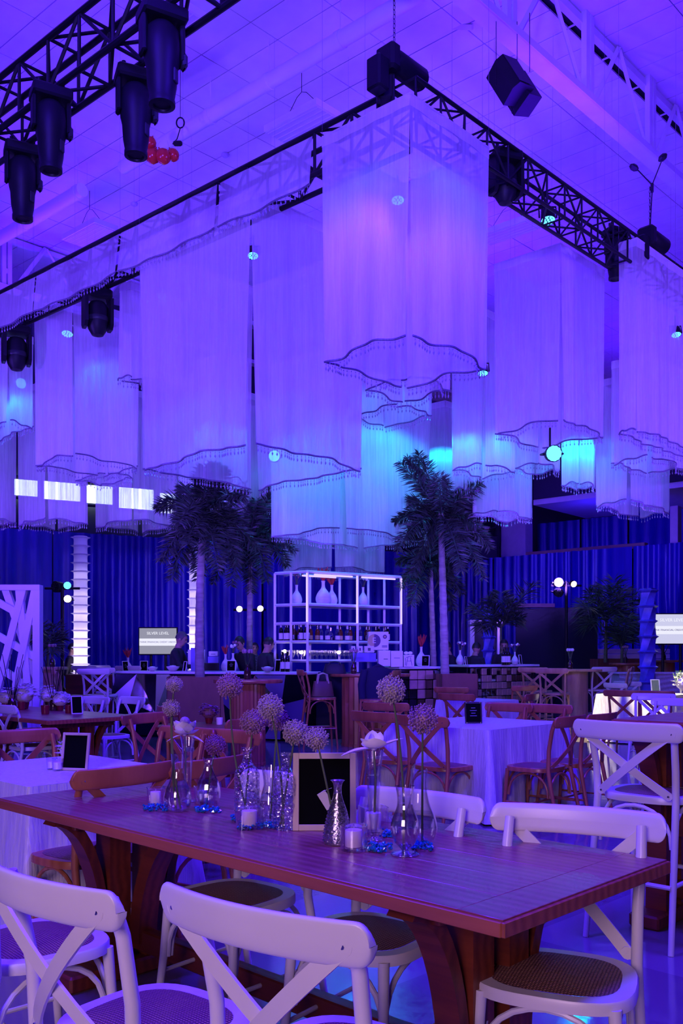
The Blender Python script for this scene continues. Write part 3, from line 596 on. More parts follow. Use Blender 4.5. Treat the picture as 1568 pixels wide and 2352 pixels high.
# red balloons caught under the duct
bp = on(372, 338, 9.45)
for k, (dx, dz, dy, r, lab) in enumerate(((-0.19, 0.06, 0, 0.10, 'red foil balloon at the top left of the cluster under the duct'), (-0.15, -0.13, 0.02, 0.12, 'red balloon at the lower left of the cluster under the duct'), (0.03, -0.17, -0.04, 0.12, 'red balloon at the bottom middle of the cluster under the duct'), (0.17, -0.11, 0.03, 0.10, 'red balloon at the right of the cluster under the duct'))):
    b = MB(); b.lathe([(0.001, -r), (r*0.5, -r*0.88), (r*0.92, -r*0.4), (r, 0.05*r), (r*0.86, r*0.55), (r*0.5, r*0.88), (0.06*r, r*1.08), (0.12*r, r*1.2), (0.001, r*1.2)], 14); o = b.build('balloon', 'red_balloon', loc=bp+Vector((dx, dy, dz))); o.rotation_euler = (0.3, 0.5*(1 if dx < 0 else -1), 0); tag(o, lab, 'balloon', 'red balloons under the duct')
    MB().tube([(0, 0, r*1.2), (0.02, 0, r*1.2+0.1)], 0.003, 4).build('string', 'card_paper', o)
cl = thing('cable_coil', 'small coil of black cable hanging from the duct by the balloons', 'cable', at(414, 282, 14.0))
MB().tube([(0.06*math.cos(a*PI/8), 0, 0.08*math.sin(a*PI/8)) for a in range(17)], 0.012, 6, caps=False).build('loop', 'black_metal', cl)
MB().tube([(0, 0, 0.08), (0, 0, ZC-cl.location.z)], 0.004, 4).build('hanging_wire', 'black_metal', cl)
MB().tube([(0, 0, -0.08), (-0.05, 0, -0.25), (-0.12, 0, -0.33)], 0.008, 5).build('tail', 'black_metal', cl)
MB().bbox((-0.04, 0, -0.32), (0.14, 0.08, 0.07), 0.02).build('plug', 'black_plastic', cl)
# sheer valance along the left truss ---------------------------------------------------------------------------------
def fringe(mb_c, mb_b, fn, L, drop, step=0.055):
    pts = [fn(i/40) for i in range(41)]; mb_c.tube(pts, 0.012, 5)
    n = max(2, int(L/step))
    for k in range(n):
        p = fn((k+0.5)/n); r = 0.010
        mb_b.tube([p, p-Vector((0, 0, drop*0.55))], 0.0022, 3, caps=False)
        mb_b.octa(p-Vector((0, 0, drop*0.30)), r*0.7, r); mb_b.octa(p-Vector((0, 0, drop*0.72)), r, r*2.6)
def valance(s0, s1, label):
    base = Vector((0.40, 8.98, 0))-U2*0.04; L = s1-s0; ph = random.random()*6
    v = thing('truss_valance', label, 'valance', base+U1*s0+Vector((0, 0, 6.84)), group='sheer truss valances')
    fn = lambda u, t: U1*(u*L)+U2*(0.015*math.sin(u*L*9+ph)*(0.3+t)-0.05*t)+Vector((0, 0, -0.52*t-0.03*math.sin(u*PI)*t))
    MB().sheet(fn, int(L*20), 4).build('sheer_cloth', 'valance_voile', v, 80)
    c, b = MB(), MB(); fringe(c, b, lambda u: fn(u, 1.0), L, 0.09, 0.06); c.build('trim_cord', 'bead_cord', v); b.build('bead_fringe', 'bead', v, 0)['kind'] = 'stuff'
for s0, s1, lb in ((0.9, 2.35, 'sheer beaded valance between the front drape and the big left drape'), (2.4, 4.25, 'sheer beaded valance hidden behind the big left drape top'), (4.3, 6.3, 'sheer beaded valance above the moving head beside the big drape'), (6.34, 9.2, 'sheer beaded valance at the far left edge')): valance(s0, s1, lb)
# hanging sheer boxes --------------------------------------------------------------------------------------------------
def drape_box(xl, xc, xr, yb, Y, ztop, label, glow=None, flare=0.07, back=True):
    P = at(xc, HY, Y); P.z = 0; zb = at(xc, yb, Y).z
    ext = lambda d, px: ((px-CX)/F*P.y-P.x)/(d.x-(px-CX)/F*d.y)
    l1, l2 = min(2.6, max(0.25, ext(U1, xl))), min(2.6, max(0.25, ext(U2, xr)))
    t = thing('hanging_drape', label, 'drape', Vector((P.x, P.y, ztop)), group='sheer hanging drape boxes'); Hh = ztop-zb
    sides = [(Vector(), U1, l1, -U2), (Vector(), U2, l2, -U1)]
    if back: sides += [(U2*l2, U1, l1, U2), (U1*l1, U2, l2, U1)]
    for si, (o, d, L, n) in enumerate(sides):
        ph = [random.uniform(0, 6.28) for _ in range(5)]; k1, k2 = random.uniform(14, 20), random.uniform(6, 9)
        wob = lambda s, v: (0.018*math.sin(s*k1+ph[0]+0.6*math.sin(v*3+ph[3]))+0.022*math.sin(s*k2+ph[1]))*(0.25+0.9*v)
        hem = lambda u: 0.028*math.sin(u*PI+ph[2]*0.2)-0.016*math.sin(u*9+ph[4])
        def fn(u, v):
            s = (0.5+(u-0.5)*(1-flare*v))*L
            return o+d*s+n*(wob(s, v)+0.03*v*math.sin(u*PI))+Vector((0, 0, -(Hh-(hem(u)-0.03)*v)*v))
        nu = max(10, int(L*26))
        pn = MB().sheet(fn, nu, 9).build('cloth_panel', 'voile', t, 80)
        MB().sheet(lambda u, v: fn(u, v*0.11/Hh)+n*0.006, nu, 1).build('top_hem', 'voile_hem', pn, 80)
        c, b = MB(), MB(); fringe(c, b, lambda u: fn(u, 1.0), L, 0.10); c.build('trim_cord', 'bead_cord', pn); b.build('bead_fringe', 'bead', pn, 0)['kind'] = 'stuff'
    fr = MB(); cs = [Vector(), U1*l1, U1*l1+U2*l2, U2*l2]
    for i in range(4): fr.tube([cs[i]+Vector((0, 0, 0.0)), cs[(i+1) % 4]+Vector((0, 0, 0.0))], 0.012, 5)
    fr.build('top_frame', 'voile_hem', t)
    for c in (U1*l1, U2*l2): MB().tube([c, c+Vector((0, 0, ZC-ztop))], 0.0018, 4).build('hanging_wire', 'steel', t, 0)
    if glow:                                                     # light of the LED par hanging inside this box
        e, zf = glow; c = P+U1*(l1/2)+U2*(l2/2); lamp('par_glow_lamp', 'SPOT', (c.x, c.y, zb+Hh*zf+0.25), (c.x, c.y, 0), CYAN, e*1.3, 0.10, 165, 0.25)
    return t
DR = [
 (740, 941, 1122, 765, 8.50, 6.645, 'tallest sheer white drape box hanging at the front truss corner', (5, 0.72)),
 (320, 577, 838, 1016, 10.15, 6.59, 'widest sheer white drape box left of the front corner', (6, 0.22)),
 (1135, 1287, 1388, 962, 12.2, 6.92, 'sheer white drape box right of the front one with open top'),
 (1440, 1462, 1660, 985, 12.0, 6.90, 'sheer drape box cut off by the right edge of the picture'),
 (78, 166, 320, 1042, 13.6, 6.75, 'slim sheer drape box left of the widest one'),
 (288, 300, 420, 862, 12.9, 6.7, 'short sheer drape box peeking out behind the widest one'),
 (-70, 18, 76, 966, 14.6, 6.6, 'cyan tinted sheer drape box at the far left edge', (22, 0.25)),
 (838, 952, 1038, 862, 11.3, 6.7, 'sheer drape box directly behind and below the tallest one'),
 (800, 914, 992, 928, 13.2, 6.6, 'sheer drape box whose hem shows under the second front tier', (8, 0.1)),
 (1037, 1112, 1182, 1063, 13.4, 6.5, 'sheer drape box below the gap between front and right boxes', (14, 0.12)),
 (1172, 1236, 1288, 1062, 14.6, 6.5, 'sheer drape box under the open topped right box'),
 (622, 785, 990, 1210, 14.6, 6.4, 'wide cyan lit sheer drape box above the bar', (120, 0.58)),
 (645, 765, 885, 1300, 17.6, 6.2, 'lowest sheer drape box hanging right over the bar shelf', (10, 0.5)),
 (1085, 1146, 1222, 1172, 15.2, 6.3, 'long sheer drape box beside the top of the right palm', (14, 0.45)),
 (1288, 1330, 1368, 1106, 15.1, 6.3, 'brightest cyan sheer drape box right of the glowing lamp', (46, 0.25)),
 (1364, 1442, 1540, 1148, 15.6, 6.2, 'sheer drape box above the balcony at right', (10, 0.5)),
 (1405, 1492, 1570, 1046, 13.9, 6.0, 'sheer drape box with a low top behind the far right one'),
 (40, 108, 200, 1190, 16.2, 6.3, 'long sheer drape box above the left spiral column'),
 (218, 302, 408, 1192, 16.8, 6.3, 'long sheer drape box in front of the bright windows'),
 (172, 246, 308, 1084, 15.0, 6.5, 'sheer drape box behind the slim left one', (16, 0.8)),
 (408, 468, 545, 1150, 15.7, 6.3, 'sheer drape box above the left palm crown', (5, 0.4)),
 (-80, -20, 38, 1192, 16.4, 6.3, 'sheer drape box cut off by the left edge of the picture'),
 (510, 562, 640, 1160, 16.6, 6.2, 'sheer drape box between the left palms and the cyan one'),
 (985, 1022, 1045, 1150, 17.2, 6.2, 'narrow cyan drape box behind the right palm plume', (22, 0.4)),
 (440, 505, 570, 1092, 14.8, 6.3, 'sheer drape box showing under the widest one', (14, 0.35)),
 (1046, 1066, 1098, 1120, 14.9, 6.3, 'narrow sheer drape box behind the right palm fronds', (16, 0.3)),
]
for a in DR: drape_box(*a)
# ================================================================== chairs
def outline(a, b, n=36, e=3.0, taper=0.05):
    pts = []
    for k in range(n):
        t = 2*PI*k/n; c, s = math.cos(t), math.sin(t)
        x = a*math.copysign(abs(c)**(2/e), c); y = b*math.copysign(abs(s)**(2/e), s)
        pts.append((x*(1+taper*y/b), y))
    return pts
def make_chair(name, sh=0.46, top=0.885, wm='white_paint', rm='rattan_brown', stool=False):
    t = thing(name, 'chair', 'chair'); st = 0.034
    o = outline(0.222, 0.212); i = outline(0.178, 0.168); n = len(o); vs = []
    for pts, z in ((o, sh-st), (o, sh-0.006), ([(x*0.985, y*0.985) for x, y in o], sh), (i, sh), (i, sh-st)): vs += [(x, y, z) for x, y in pts]
    fs = [(k*n+q, k*n+(q+1) % n, (k+1)*n+(q+1) % n, (k+1)*n+q) for k in range(4) for q in range(n)]+[(4*n+q, 4*n+(q+1) % n, (q+1) % n, q) for q in range(n)]
    MB().add(vs, fs).build('seat_frame', wm, t)
    w = MB(); vs = []
    for k, f in enumerate((1.0, 0.9, 0.6, 0.3)): vs += [(x*f, y*f, sh+0.001+0.012*(1-f**2)) for x, y in i]
    vs.append((0, 0, sh+0.013)); fs = [(k*n+q, k*n+(q+1) % n, (k+1)*n+(q+1) % n, (k+1)*n+q) for k in range(3) for q in range(n)]+[(3*n+q, 3*n+(q+1) % n, 4*n) for q in range(n)]
    w.add(vs, fs).build('woven_seat', rm, t)
    zr = top-0.045; B = top-sh
    for s in (-1, 1):
        MB().tube([(0.212*s, -0.30, 0), (0.203*s, -0.25, sh*0.5), (0.196*s, -0.208, sh*0.97), (0.198*s, -0.215, sh+B*0.35), (0.205*s, -0.245, sh+B*0.72), (0.203*s, -0.272, top-0.036)], [0.014, 0.016, 0.0175, 0.0175, 0.0165, 0.015], 12).build('rear_leg', wm, t)
        MB().tube([(0.18*s, 0.165, sh-0.02), (0.19*s, 0.18, sh*0.5), (0.205*s, 0.205, 0)], [0.018, 0.016, 0.013], 12).build('front_leg', wm, t)
    def rail(u, v):
        s = math.sin(PI/2*(2*u-1)); a = 2*PI*v; hh = 0.045*math.sqrt(max(0.0, 1-max(0, (abs(s)-0.885)/0.115)**2.2))+0.0005
        yy = -0.300-0.048*(1-s*s); ce, se = math.cos(a), math.sin(a)
        return Vector((0.274*s, yy+0.011*math.copysign(abs(ce)**0.6, ce)-0.012*se*0.6*(0.5+0.5), zr+hh*math.copysign(abs(se)**0.55, se)))
    rl = MB().sheet(rail, 44, 16).build('top_rail', wm, t, 60)
    zb = sh+0.012
    for s in (-1, 1):
        A, Bp = Vector((0.222*s, -0.318, zr-0.004)), Vector((-0.168*s, -0.222, zb)); mid = (A+Bp)/2+Vector((0, -0.030-0.006*s, 0)); d = (Bp-A).normalized(); wv = Vector((d.z, 0, -d.x)).normalized()*0.0195; pts = [A.lerp(Bp, k/10)+(mid-(A+Bp)/2)*(4*(k/10)*(1-k/10)) for k in range(11)]
        vs = []
        for p in pts:
            for q in (wv, -wv): vs += [p+q+Vector((0, 0.004, 0)), p+q+Vector((0, -0.004, 0))]
        f = []
        for k in range(10):
            b0, b1 = 4*k, 4*k+4; f += [(b0, b1, b1+1, b0+1), (b0+2, b0+3, b1+3, b1+2), (b0, b0+2, b1+2, b1), (b0+1, b1+1, b1+3, b0+3)]
        f += [(0, 1, 3, 2), (40, 42, 43, 41)]
        sl = MB().add(vs, f).tube([A+Vector((0, 0.0038, 0)), A-Vector((0, 0.0038, 0))], 0.0198, 12).tube([Bp+Vector((0, 0.0038, 0)), Bp-Vector((0, 0.0038, 0))], 0.0198, 12).build('cross_slat', wm, t, 40)
        MB().tube([A-Vector((0, 0.002, 0)), A-Vector((0, 0.009, 0))], [0.007, 0.005], 8).build('screw', 'steel', sl)
        MB().tube([Bp-Vector((0, 0.002, 0)), Bp-Vector((0, 0.009, 0))], [0.007, 0.005], 8).build('screw', 'steel', sl)
    zu = sh-st; hb = 0.20
    def brace(p, q):
        p, q = Vector(p), Vector(q); pts = []
        for k in range(13):
            a = PI*k/12; pts.append(p.lerp(q, 0.5-0.5*math.cos(a))+Vector((0, 0, (hb-0.012)*math.sin(a)**0.8)))
        MB().tube(pts, 0.0095, 8).build('bent_brace', wm, t)
    z0 = zu-hb
    brace((-0.178, 0.168, z0), (0.178, 0.168, z0)); brace((-0.178, -0.216, z0), (0.178, -0.216, z0))
    for s in (-1, 1): brace((0.183*s, -0.20, z0), (0.178*s, 0.155, z0))
    zs = 0.30 if stool else 0.17
    if stool:
        for p, q in (((-0.2, 0.19, zs), (0.2, 0.19, zs)), ((-0.2, 0.19, zs), (-0.2, -0.27, zs)), ((0.2, 0.19, zs), (0.2, -0.27, zs)), ((-0.2, -0.27, zs), (0.2, -0.27, zs))): MB().tube([p, q], 0.011, 8).build('foot_rail', wm, t)
    else:
        for s in (-1, 1): MB().tube([(0.197*s, 0.19, zs), (0.206*s, -0.28, zs)], 0.0085, 8).build('stretcher', wm, t)
        MB().tube([(-0.2, -0.05, zs), (0.2, -0.05, zs)], 0.0085, 8).build('stretcher', wm, t)
    return t
PROTO = {'white': make_chair('dining_chair'), 'red': make_chair('dining_chair', wm='red_wood', rm='rattan_red'),
         'tan_stool': make_chair('bar_stool', 0.75, 1.16, 'tan_wood', 'rattan_red', True), 'white_stool': make_chair('bar_stool', 0.75, 1.16, 'white_paint', 'rattan_brown', True),
         'red_stool': make_chair('bar_stool', 0.75, 1.16, 'red_wood', 'rattan_red', True), 'counter': make_chair('counter_stool', 0.70, 1.06, 'white_paint', 'rattan_brown', True)}
RAILZ = {'white': 0.845, 'red': 0.845, 'tan_stool': 1.12, 'white_stool': 1.12, 'red_stool': 1.12, 'counter': 1.02}
USED = set()
def chair(kind, label, az, rail=None, seat=None, floor=None, pos=None, Y=None, cat=None, back=0.0):
    f = Vector((math.sin(math.radians(az)), math.cos(math.radians(az)), 0))
    if rail is not None and Y is not None: p = at(rail[0], HY, Y)+f*0.31
    elif rail is not None: p = on(rail[0], rail[1], RAILZ[kind])+f*0.31
    elif seat is not None: p = on(seat[0], seat[1], 0.46)
    else: p = Vector(pos)
    p = p-f*back
    o = PROTO[kind] if kind not in USED else copy_tree(PROTO[kind]); USED.add(kind)
    o.location = (p.x, p.y, 0); o.rotation_euler = (0, 0, face(az))
    tag(o, label, cat or ('bar stool' if 'stool' in kind or kind == 'counter' else 'chair'), {'white': 'white cross-back chairs', 'red': 'brown cross-back chairs'}.get(kind, 'cross-back bar stools'))
    return o
chair('white', 'white cross-back chair nearest the camera at the front wooden table', 36, rail=(588, 2112))
chair('white', 'white cross-back chair at lower left with its rail cut by the picture edge', 40, pos=(-0.47, 2.27, 0))
chair('white', 'white chair at the left edge of which only the woven seat shows', 45, pos=(-0.99, 2.90, 0))
chair('white', 'white chair on the far side of the front table behind the chalkboard', -140, seat=(535, 2052))
chair('white', 'white chair on the far side of the front table behind the glass vases', -143, seat=(842, 2140))
chair('white', 'white chair at the right end of the far side of the front table', -156, rail=(1322, 1884))
# ================================================================== front table
def farm_table(name, label, c, rz, L, W, ht, th=0.042, px_=0.93, nplank=5, detail=True, cat='table'):
    t = thing(name, label, cat, (c[0], c[1], 0), rz); e = 0.13
    for s in (-1, 1): MB().bbox((s*(L/2-e/2), 0, ht-th/2), (e-0.0015, W, th), 0.0012).build('end_board', 'table_top', t)
    pw = W/nplank; pm = MB().bbox((0, 0, 0), (L-2*e, pw-0.0012, th), 0.0012).mesh('plank', 'table_top')
    for k in range(nplank): inst(pm, 'plank', t, (0, -W/2+pw*(k+0.5), ht-th/2+(0.0004 if k % 2 else 0)))
    ap = MB().bbox((0, -W/2+0.004, ht-th/2-0.002), (L-0.004, 0.012, th-0.006), 0.002).build('edge_strip', 'table_edge', t)
    ap.location = (0, -0.008, 0)
    for s in (-1, 1): MB().bbox((s*(L/2+0.002), 0, ht-th/2-0.002), (0.012, W+0.012, th-0.006), 0.002).build('edge_strip', 'table_edge', t)
    zt = ht-th
    for s in (-1, 1):
        x = s*px_
        MB().bbox((x, 0, zt-0.03), (0.14, W*0.72, 0.06), 0.004).build('top_rail', 'table_side', t)
        for dy in (-0.085, 0.085):
            MB().prism([(-0.055, 0.06), (0.055, 0.06), (0.055, zt-0.06), (-0.055, zt-0.06)], 0, 0.10, lambda a, b, d, dy=dy, x=x: (x+a, dy*1.05-0.05+d, b)).build('post', 'table_side', t, 0)
        MB().bbox((x, 0, 0.035), (0.16, W*0.78, 0.07), 0.01).build('foot', 'table_side', t)
        def bracket(fn):
            n = 12; out, inn = [], []
            for k in range(n+1):
                a = PI/2*k/n; out.append((0.42*(1-math.cos(a)), 0.42*1.35*math.sin(a))); inn.append((0.07+0.40*(1-math.cos(a)), 0.40*1.35*math.sin(a)*0.985))
            poly = [(p[0], min(p[1], 0.6)) for p in inn]+[(p[0]-0.0, p[1]) for p in reversed(out)]
            MB().prism(poly, -0.045, 0.045, fn).build('curved_brace', 'table_side', t, 30)
        zb = zt-0.42*1.35
        for q in (-1, 1):
            if q == -s: bracket(lambda a, b, d, q=q, x=x: (x+q*(0.055+a), d, zb+b))
            bracket(lambda a, b, d, q=q, x=x: (x+d, q*(0.13+a*0.55), zb+b))
    MB().bbox((0, 0, 0.16), (2*px_, 0.06, 0.09), 0.006).build('stretcher', 'table_side', t)
    return t
TA_, TC_, TD_ = on(2, 1834, 0.76), on(1518, 1972, 0.76), on(1165, 2116, 0.76)
tc_ = (TA_+TC_)/2; TRZ = math.atan2(-0.697, 0.717)
farm_table('dining_table', 'long red-brown wooden farm table in front set with vases', tc_, TRZ, 2.56, 0.86, 0.76, nplank=5)
TZ = 0.7605
# ------------------------------------------------------------------ things on the front table
def put(px, py): p = on(px, py, TZ); return p
def hpx(px_h, Y): return px_h/F*Y
def vase(label, px, py, hp, prof, m='clear_glass', water=0.0, n=28, rib=0, ribamp=0.0, name='glass_vase', thick=0.0025, cat='vase'):
    p = put(px, py); h = hpx(hp, p.y); t = thing(name, label, cat, p)
    pr = [(r*h, z*h) for r, z in prof]
    inner = [(max(0.001, r-thick), z+(0.004 if k == 0 else 0)) for k, (r, z) in enumerate(pr)]
    MB().lathe([(0.001, 0)]+pr+list(reversed(inner))+[(0.001, 0.004)], n, rib=rib, ribamp=ribamp).build('glass_body', m, t, 50)
    if water:
        zw = water*h; wp = [(max(0.001, r-thick*1.6), z+0.004) for r, z in pr if z < zw]
        ra = next((r for r, z in pr if z >= zw), pr[-1][0]); wp.append((max(0.002, min(wp[-1][0], ra-thick)), zw))
        MB().lathe([(0.001, 0.005)]+wp+[(0.001, zw)], n).build('water', 'water', t, 50)
    return t, p, h
def smooth_prof(pts, k=5):
    out = []
    for i in range(len(pts)-1):
        p0, p1, p2, p3 = pts[max(0, i-1)], pts[i], pts[i+1], pts[min(len(pts)-1, i+2)]
        for j in range(k):
            t = j/k; f = lambda a, b, c, d: 0.5*((2*b)+(-a+c)*t+(2*a-5*b+4*c-d)*t*t+(-a+3*b-3*c+d)*t**3)
            out.append((max(0.002, f(p0[0], p1[0], p2[0], p3[0])), f(p0[1], p1[1], p2[1], p3[1])))
    out.append(pts[-1]); return out
TEAR = smooth_prof([(0.12, 0.0), (0.21, 0.06), (0.245, 0.2), (0.22, 0.36), (0.15, 0.52), (0.11, 0.68), (0.105, 0.85), (0.115, 1.0)])
RIBV = smooth_prof([(0.15, 0.0), (0.21, 0.12), (0.235, 0.32), (0.2, 0.52), (0.11, 0.72), (0.085, 0.88), (0.115, 1.0)])
BOTL = smooth_prof([(0.165, 0.0), (0.172, 0.05), (0.172, 0.55), (0.16, 0.68), (0.10, 0.76), (0.062, 0.82), (0.06, 0.95), (0.08, 0.97), (0.078, 1.0)])
SMAL = smooth_prof([(0.15, 0.0), (0.2, 0.1), (0.19, 0.35), (0.12, 0.62), (0.12, 0.78), (0.16, 1.0)])
PILS = smooth_prof([(0.095, 0.0), (0.095, 0.015), (0.04, 0.04), (0.045, 0.1), (0.062, 0.4), (0.085, 0.8), (0.095, 0.88), (0.115, 1.0)])
FOOT = smooth_prof([(0.205, 0.0), (0.2, 0.02), (0.06, 0.06), (0.07, 0.09), (0.16, 0.2), (0.205, 0.38), (0.185, 0.52), (0.12, 0.7), (0.115, 0.86), (0.14, 1.0)])
MERC = smooth_prof([(0.21, 0.0), (0.225, 0.04), (0.215, 0.2), (0.16, 0.48), (0.08, 0.72), (0.062, 0.85), (0.075, 0.95), (0.115, 1.0)])
def allium(label, vp, hx, hy, rp, m, base=(0, 0), bend=0.0, dY=0.0):
    """globe flower: stem from inside a vase at vp up to a head seen at (hx, hy)"""
    hd = at(hx, hy, vp.y+dY); t = thing('allium_flower', label, 'flower', vp+Vector((base[0], base[1], 0.006)))
    o = t.location.copy(); e = hd-o; r = 1.06*rp/F*(vp.y+dY); n = 10
    side = Vector((-e.z, 0, e.x)).normalized()*bend
    MB().tube([e*(k/n)+side*(4*(k/n)*(1-k/n)) for k in range(n+1)], [0.0042-0.0012*k/n for k in range(n+1)], 7).build('stem', 'stem_green', t)
    mb = MB(); mb.ball(e, r*0.62, 10, 8); rnd = random.Random(int(hx*7+hy))
    N = 230
    for k in range(N):
        z = 1-2*(k+0.5)/N; a = k*2.39996; q = Vector((math.sqrt(1-z*z)*math.cos(a), math.sqrt(1-z*z)*math.sin(a), z)); d = rnd.uniform(0.78, 1.06)
        c = e+q*(r*d); mb.octa(c, r*rnd.uniform(0.055, 0.085), r*rnd.uniform(0.07, 0.11)); mb.octa(c-q*(r*0.13)+Vector((rnd.uniform(-1, 1), rnd.uniform(-1, 1), rnd.uniform(-1, 1)))*(r*0.06), r*0.07)
    mb.build('flower_head', m, t, 0)
    return t
v1 = vase('clear teardrop vase with two tall alliums at the left of the front table', 408, 1862, 131, TEAR, water=0.42)
allium('tallest pale allium in the left teardrop vase', v1[1], 400, 1572, 18, 'allium_pale', (0.012, 0), 0.02)
allium('shorter pale allium leaning left in the teardrop vase', v1[1], 393, 1626, 19, 'allium_pale', (-0.008, 0.005), 0.006)
v2 = vase('ribbed clear vase with one small purple allium', 478, 1856, 116, RIBV, 'ribbed_glass', 0.55, 40, 14, 0.03)
allium('small dark purple allium in the ribbed vase', v2[1], 494, 1711, 23, 'allium_purple', (-0.01, 0))
v3 = vase('tall slim pilsner vase behind the teardrop vase holding a white bloom', 431, 1842, 152, PILS, 'clear_glass', 0.6)
v4 = vase('cut glass bottle with two pink alliums left of the chalkboard', 567, 1888, 171, BOTL, 'cut_glass', 0.5)
allium('large pink allium highest over the cut glass bottle', v4[1], 528, 1575, 28, 'allium_pink', (0.01, 0), 0.02)
allium('pink allium leaning right over the cut glass bottle', v4[1], 581, 1658, 28, 'allium_pink', (-0.012, 0), 0.0)
v5 = vase('small waisted vase between the two cut bottles', 620, 1886, 127, SMAL, 'ribbed_glass', 0.5, 32, 12, 0.03)
allium('pink-grey allium half hidden behind the pale one over the small waisted vase', v5[1], 637, 1652, 26, 'allium_pink', (0, 0.01), 0.0, 0.03)
v6 = vase('hobnail bottle half hidden by the chalkboard frame', 656, 1903, 174, BOTL, 'cut_glass', 0.55)
allium('pale allium over the hobnail bottle, left of its pair', v6[1], 621, 1624, 29, 'allium_pale', (-0.008, 0), -0.01)
allium('pale allium over the chalkboard corner, right of its pair', v6[1], 678, 1682, 28, 'allium_pale', (-0.02, 0.004), 0.0)
v7 = vase('silver mercury glass vase with dimples in front of the chalkboard', 775, 1938, 146, MERC, 'mercury_glass', 0, 32)
mb = MB(); h7 = v7[2]
for j in range(9):
    z = h7*(0.06+0.055*j); r = next((a*h7 for a, b in MERC if b*h7 >= z), 0.02)
    for k in range(16): a = 2*PI*(k+0.5*(j % 2))/16; mb.octa((r*math.cos(a), r*math.sin(a), z), 0.0042)
b7 = mb.build('dimples', 'mercury_glass', v7[0], 0); b7['kind'] = 'stuff'
allium('pale allium in front of the chalkboard in the silver vase', v7[1], 727, 1697, 26, 'allium_pale', (0.004, 0), 0.0)
v8 = vase('tall trumpet vase with a white orchid right of the chalkboard', 858, 1930, 208, PILS, 'clear_glass', 0.72)
v9 = vase('footed swirl glass vase at the right end of the arrangement', 930, 1963, 158, FOOT, 'ribbed_glass', 0.46, 40, 16, 0.02)
allium('tall pale allium standing highest at the right in the footed vase', v9[1], 898, 1584, 31, 'allium_pale', (-0.006, 0), -0.015)
v10 = vase('clear teardrop vase behind the footed swirl vase', 962, 1938, 172, TEAR, 'clear_glass', 0.42)
allium('largest pink-grey allium over the teardrop vase at right', v10[1], 970, 1652, 33, 'allium_pink', (0.01, 0), 0.0)
tg = thing('paper_tag', 'blank paper tag tied to the silver vase', 'tag', at(748, 1838, v7[1].y+0.05))
MB().bbox((0, 0, 0), (0.030, 0.001, 0.062), 0.0004, Matrix.Rotation(math.radians(-32), 3, 'Y')).build('card', 'card_paper', tg, 0)
MB().tube([(-0.012, 0, 0.028), (0.02, -0.03, 0.045)], 0.0008, 4).build('string', 'card_paper', tg)
# white blooms
def petal_mesh(L, W, curl, n=8):
    return MB().sheet(lambda u, v: Vector(((v-0.5)*2*W*math.sin(PI*min(1, u*0.92+0.08))**0.7, u*L, curl*u*u*L-0.35*W*(1-(2*v-1)**2)*math.sin(u*PI))), n, 6)
def bloom(label, p, s, m, specs, name='white_bloom', cat='flower'):
    t = thing(name, label, cat, p)
    for az, tilt, L, W, curl in specs:
        o = petal_mesh(L*s, W*s, curl).build('petal', m, t, 80); o.rotation_euler = (math.radians(tilt), 0, math.radians(az))
    MB().ball((0, 0, 0.05*s), 0.11*s, 8, 6).build('flower_centre', m, t)
    return t
pt3 = Vector((v3[1].x, v3[1].y, TZ+v3[2]))
bl = bloom('white magnolia bloom on the slim pilsner vase behind the left alliums', pt3+Vector((-0.012, 0, 0.006)), 0.125, 'petal_white', [(a, 52, 0.60, 0.30, -0.05) for a in (0, 60, 120, 180, 240, 300)]+[(a, 30, 0.50, 0.24, -0.2) for a in (30, 150, 270)]+[(100, 0, 0.62, 0.13, -0.4), (260, 0, 0.66, 0.12, -0.4)])
MB().ball((0, 0, 0.052), 0.022, 8, 6).build('seed_head', 'allium_pale', bl)
MB().tube([(0, 0, 0), (0.004, 0, -0.1), (0.0, 0, -0.2)], 0.003, 6).build('stem', 'stem_green', bl)
pt8 = Vector((v8[1].x, v8[1].y, TZ+v8[2]))
orc = bloom('white orchid bloom on the trumpet vase right of the chalkboard', pt8+Vector((0, 0, 0.004)), 0.12, 'petal_white', [(95, 12, 0.85, 0.22, -0.45), (-85, 30, 0.85, 0.16, -0.2), (180, 40, 0.5, 0.35, 0.0), (10, 55, 0.5, 0.24, 0.3), (130, 45, 0.55, 0.22, -0.2), (-50, 50, 0.5, 0.24, 0.2), (60, 68, 0.42, 0.20, 0.2)])
MB().tube([(0, 0, 0), (0.006, 0, -0.1), (0.003, 0, -0.21)], 0.004, 6).build('stem', 'stem_green', orc)
# chalkboard
pc = put(745, 1908); W_, H_ = hpx(146, pc.y), hpx(178, pc.y)
cb = thing('chalkboard_frame', 'blank chalkboard in a pale wood frame on the front table', 'chalkboard', pc, 0.02)
Rb = Matrix.Rotation(math.radians(-7), 3, 'X'); fw = hpx(14, pc.y)
def cbp(x, z, d0, d1, w, h, nm, m): return MB().bbox(Rb @ Vector((x, (d0+d1)/2, z)), (w, abs(d1-d0), h), 0.0015, Rb).build(nm, m, cb, 0)
for s in (-1, 1): cbp(s*(W_/2-fw/2), H_/2, 0, 0.018, fw, H_, 'frame_stile', 'pale_wood')
for z in (fw/2, H_-fw/2): cbp(0, z, 0, 0.018, W_-2*fw, fw, 'frame_rail', 'pale_wood')
cbp(0, H_/2, 0.006, 0.012, W_-2*fw, H_-2*fw, 'slate', 'chalkboard')
MB().tube([Rb @ Vector((0, 0.02, H_*0.8)), (0, 0.10, 0.0)], 0.004, 6).build('easel_leg', 'pale_wood', cb)
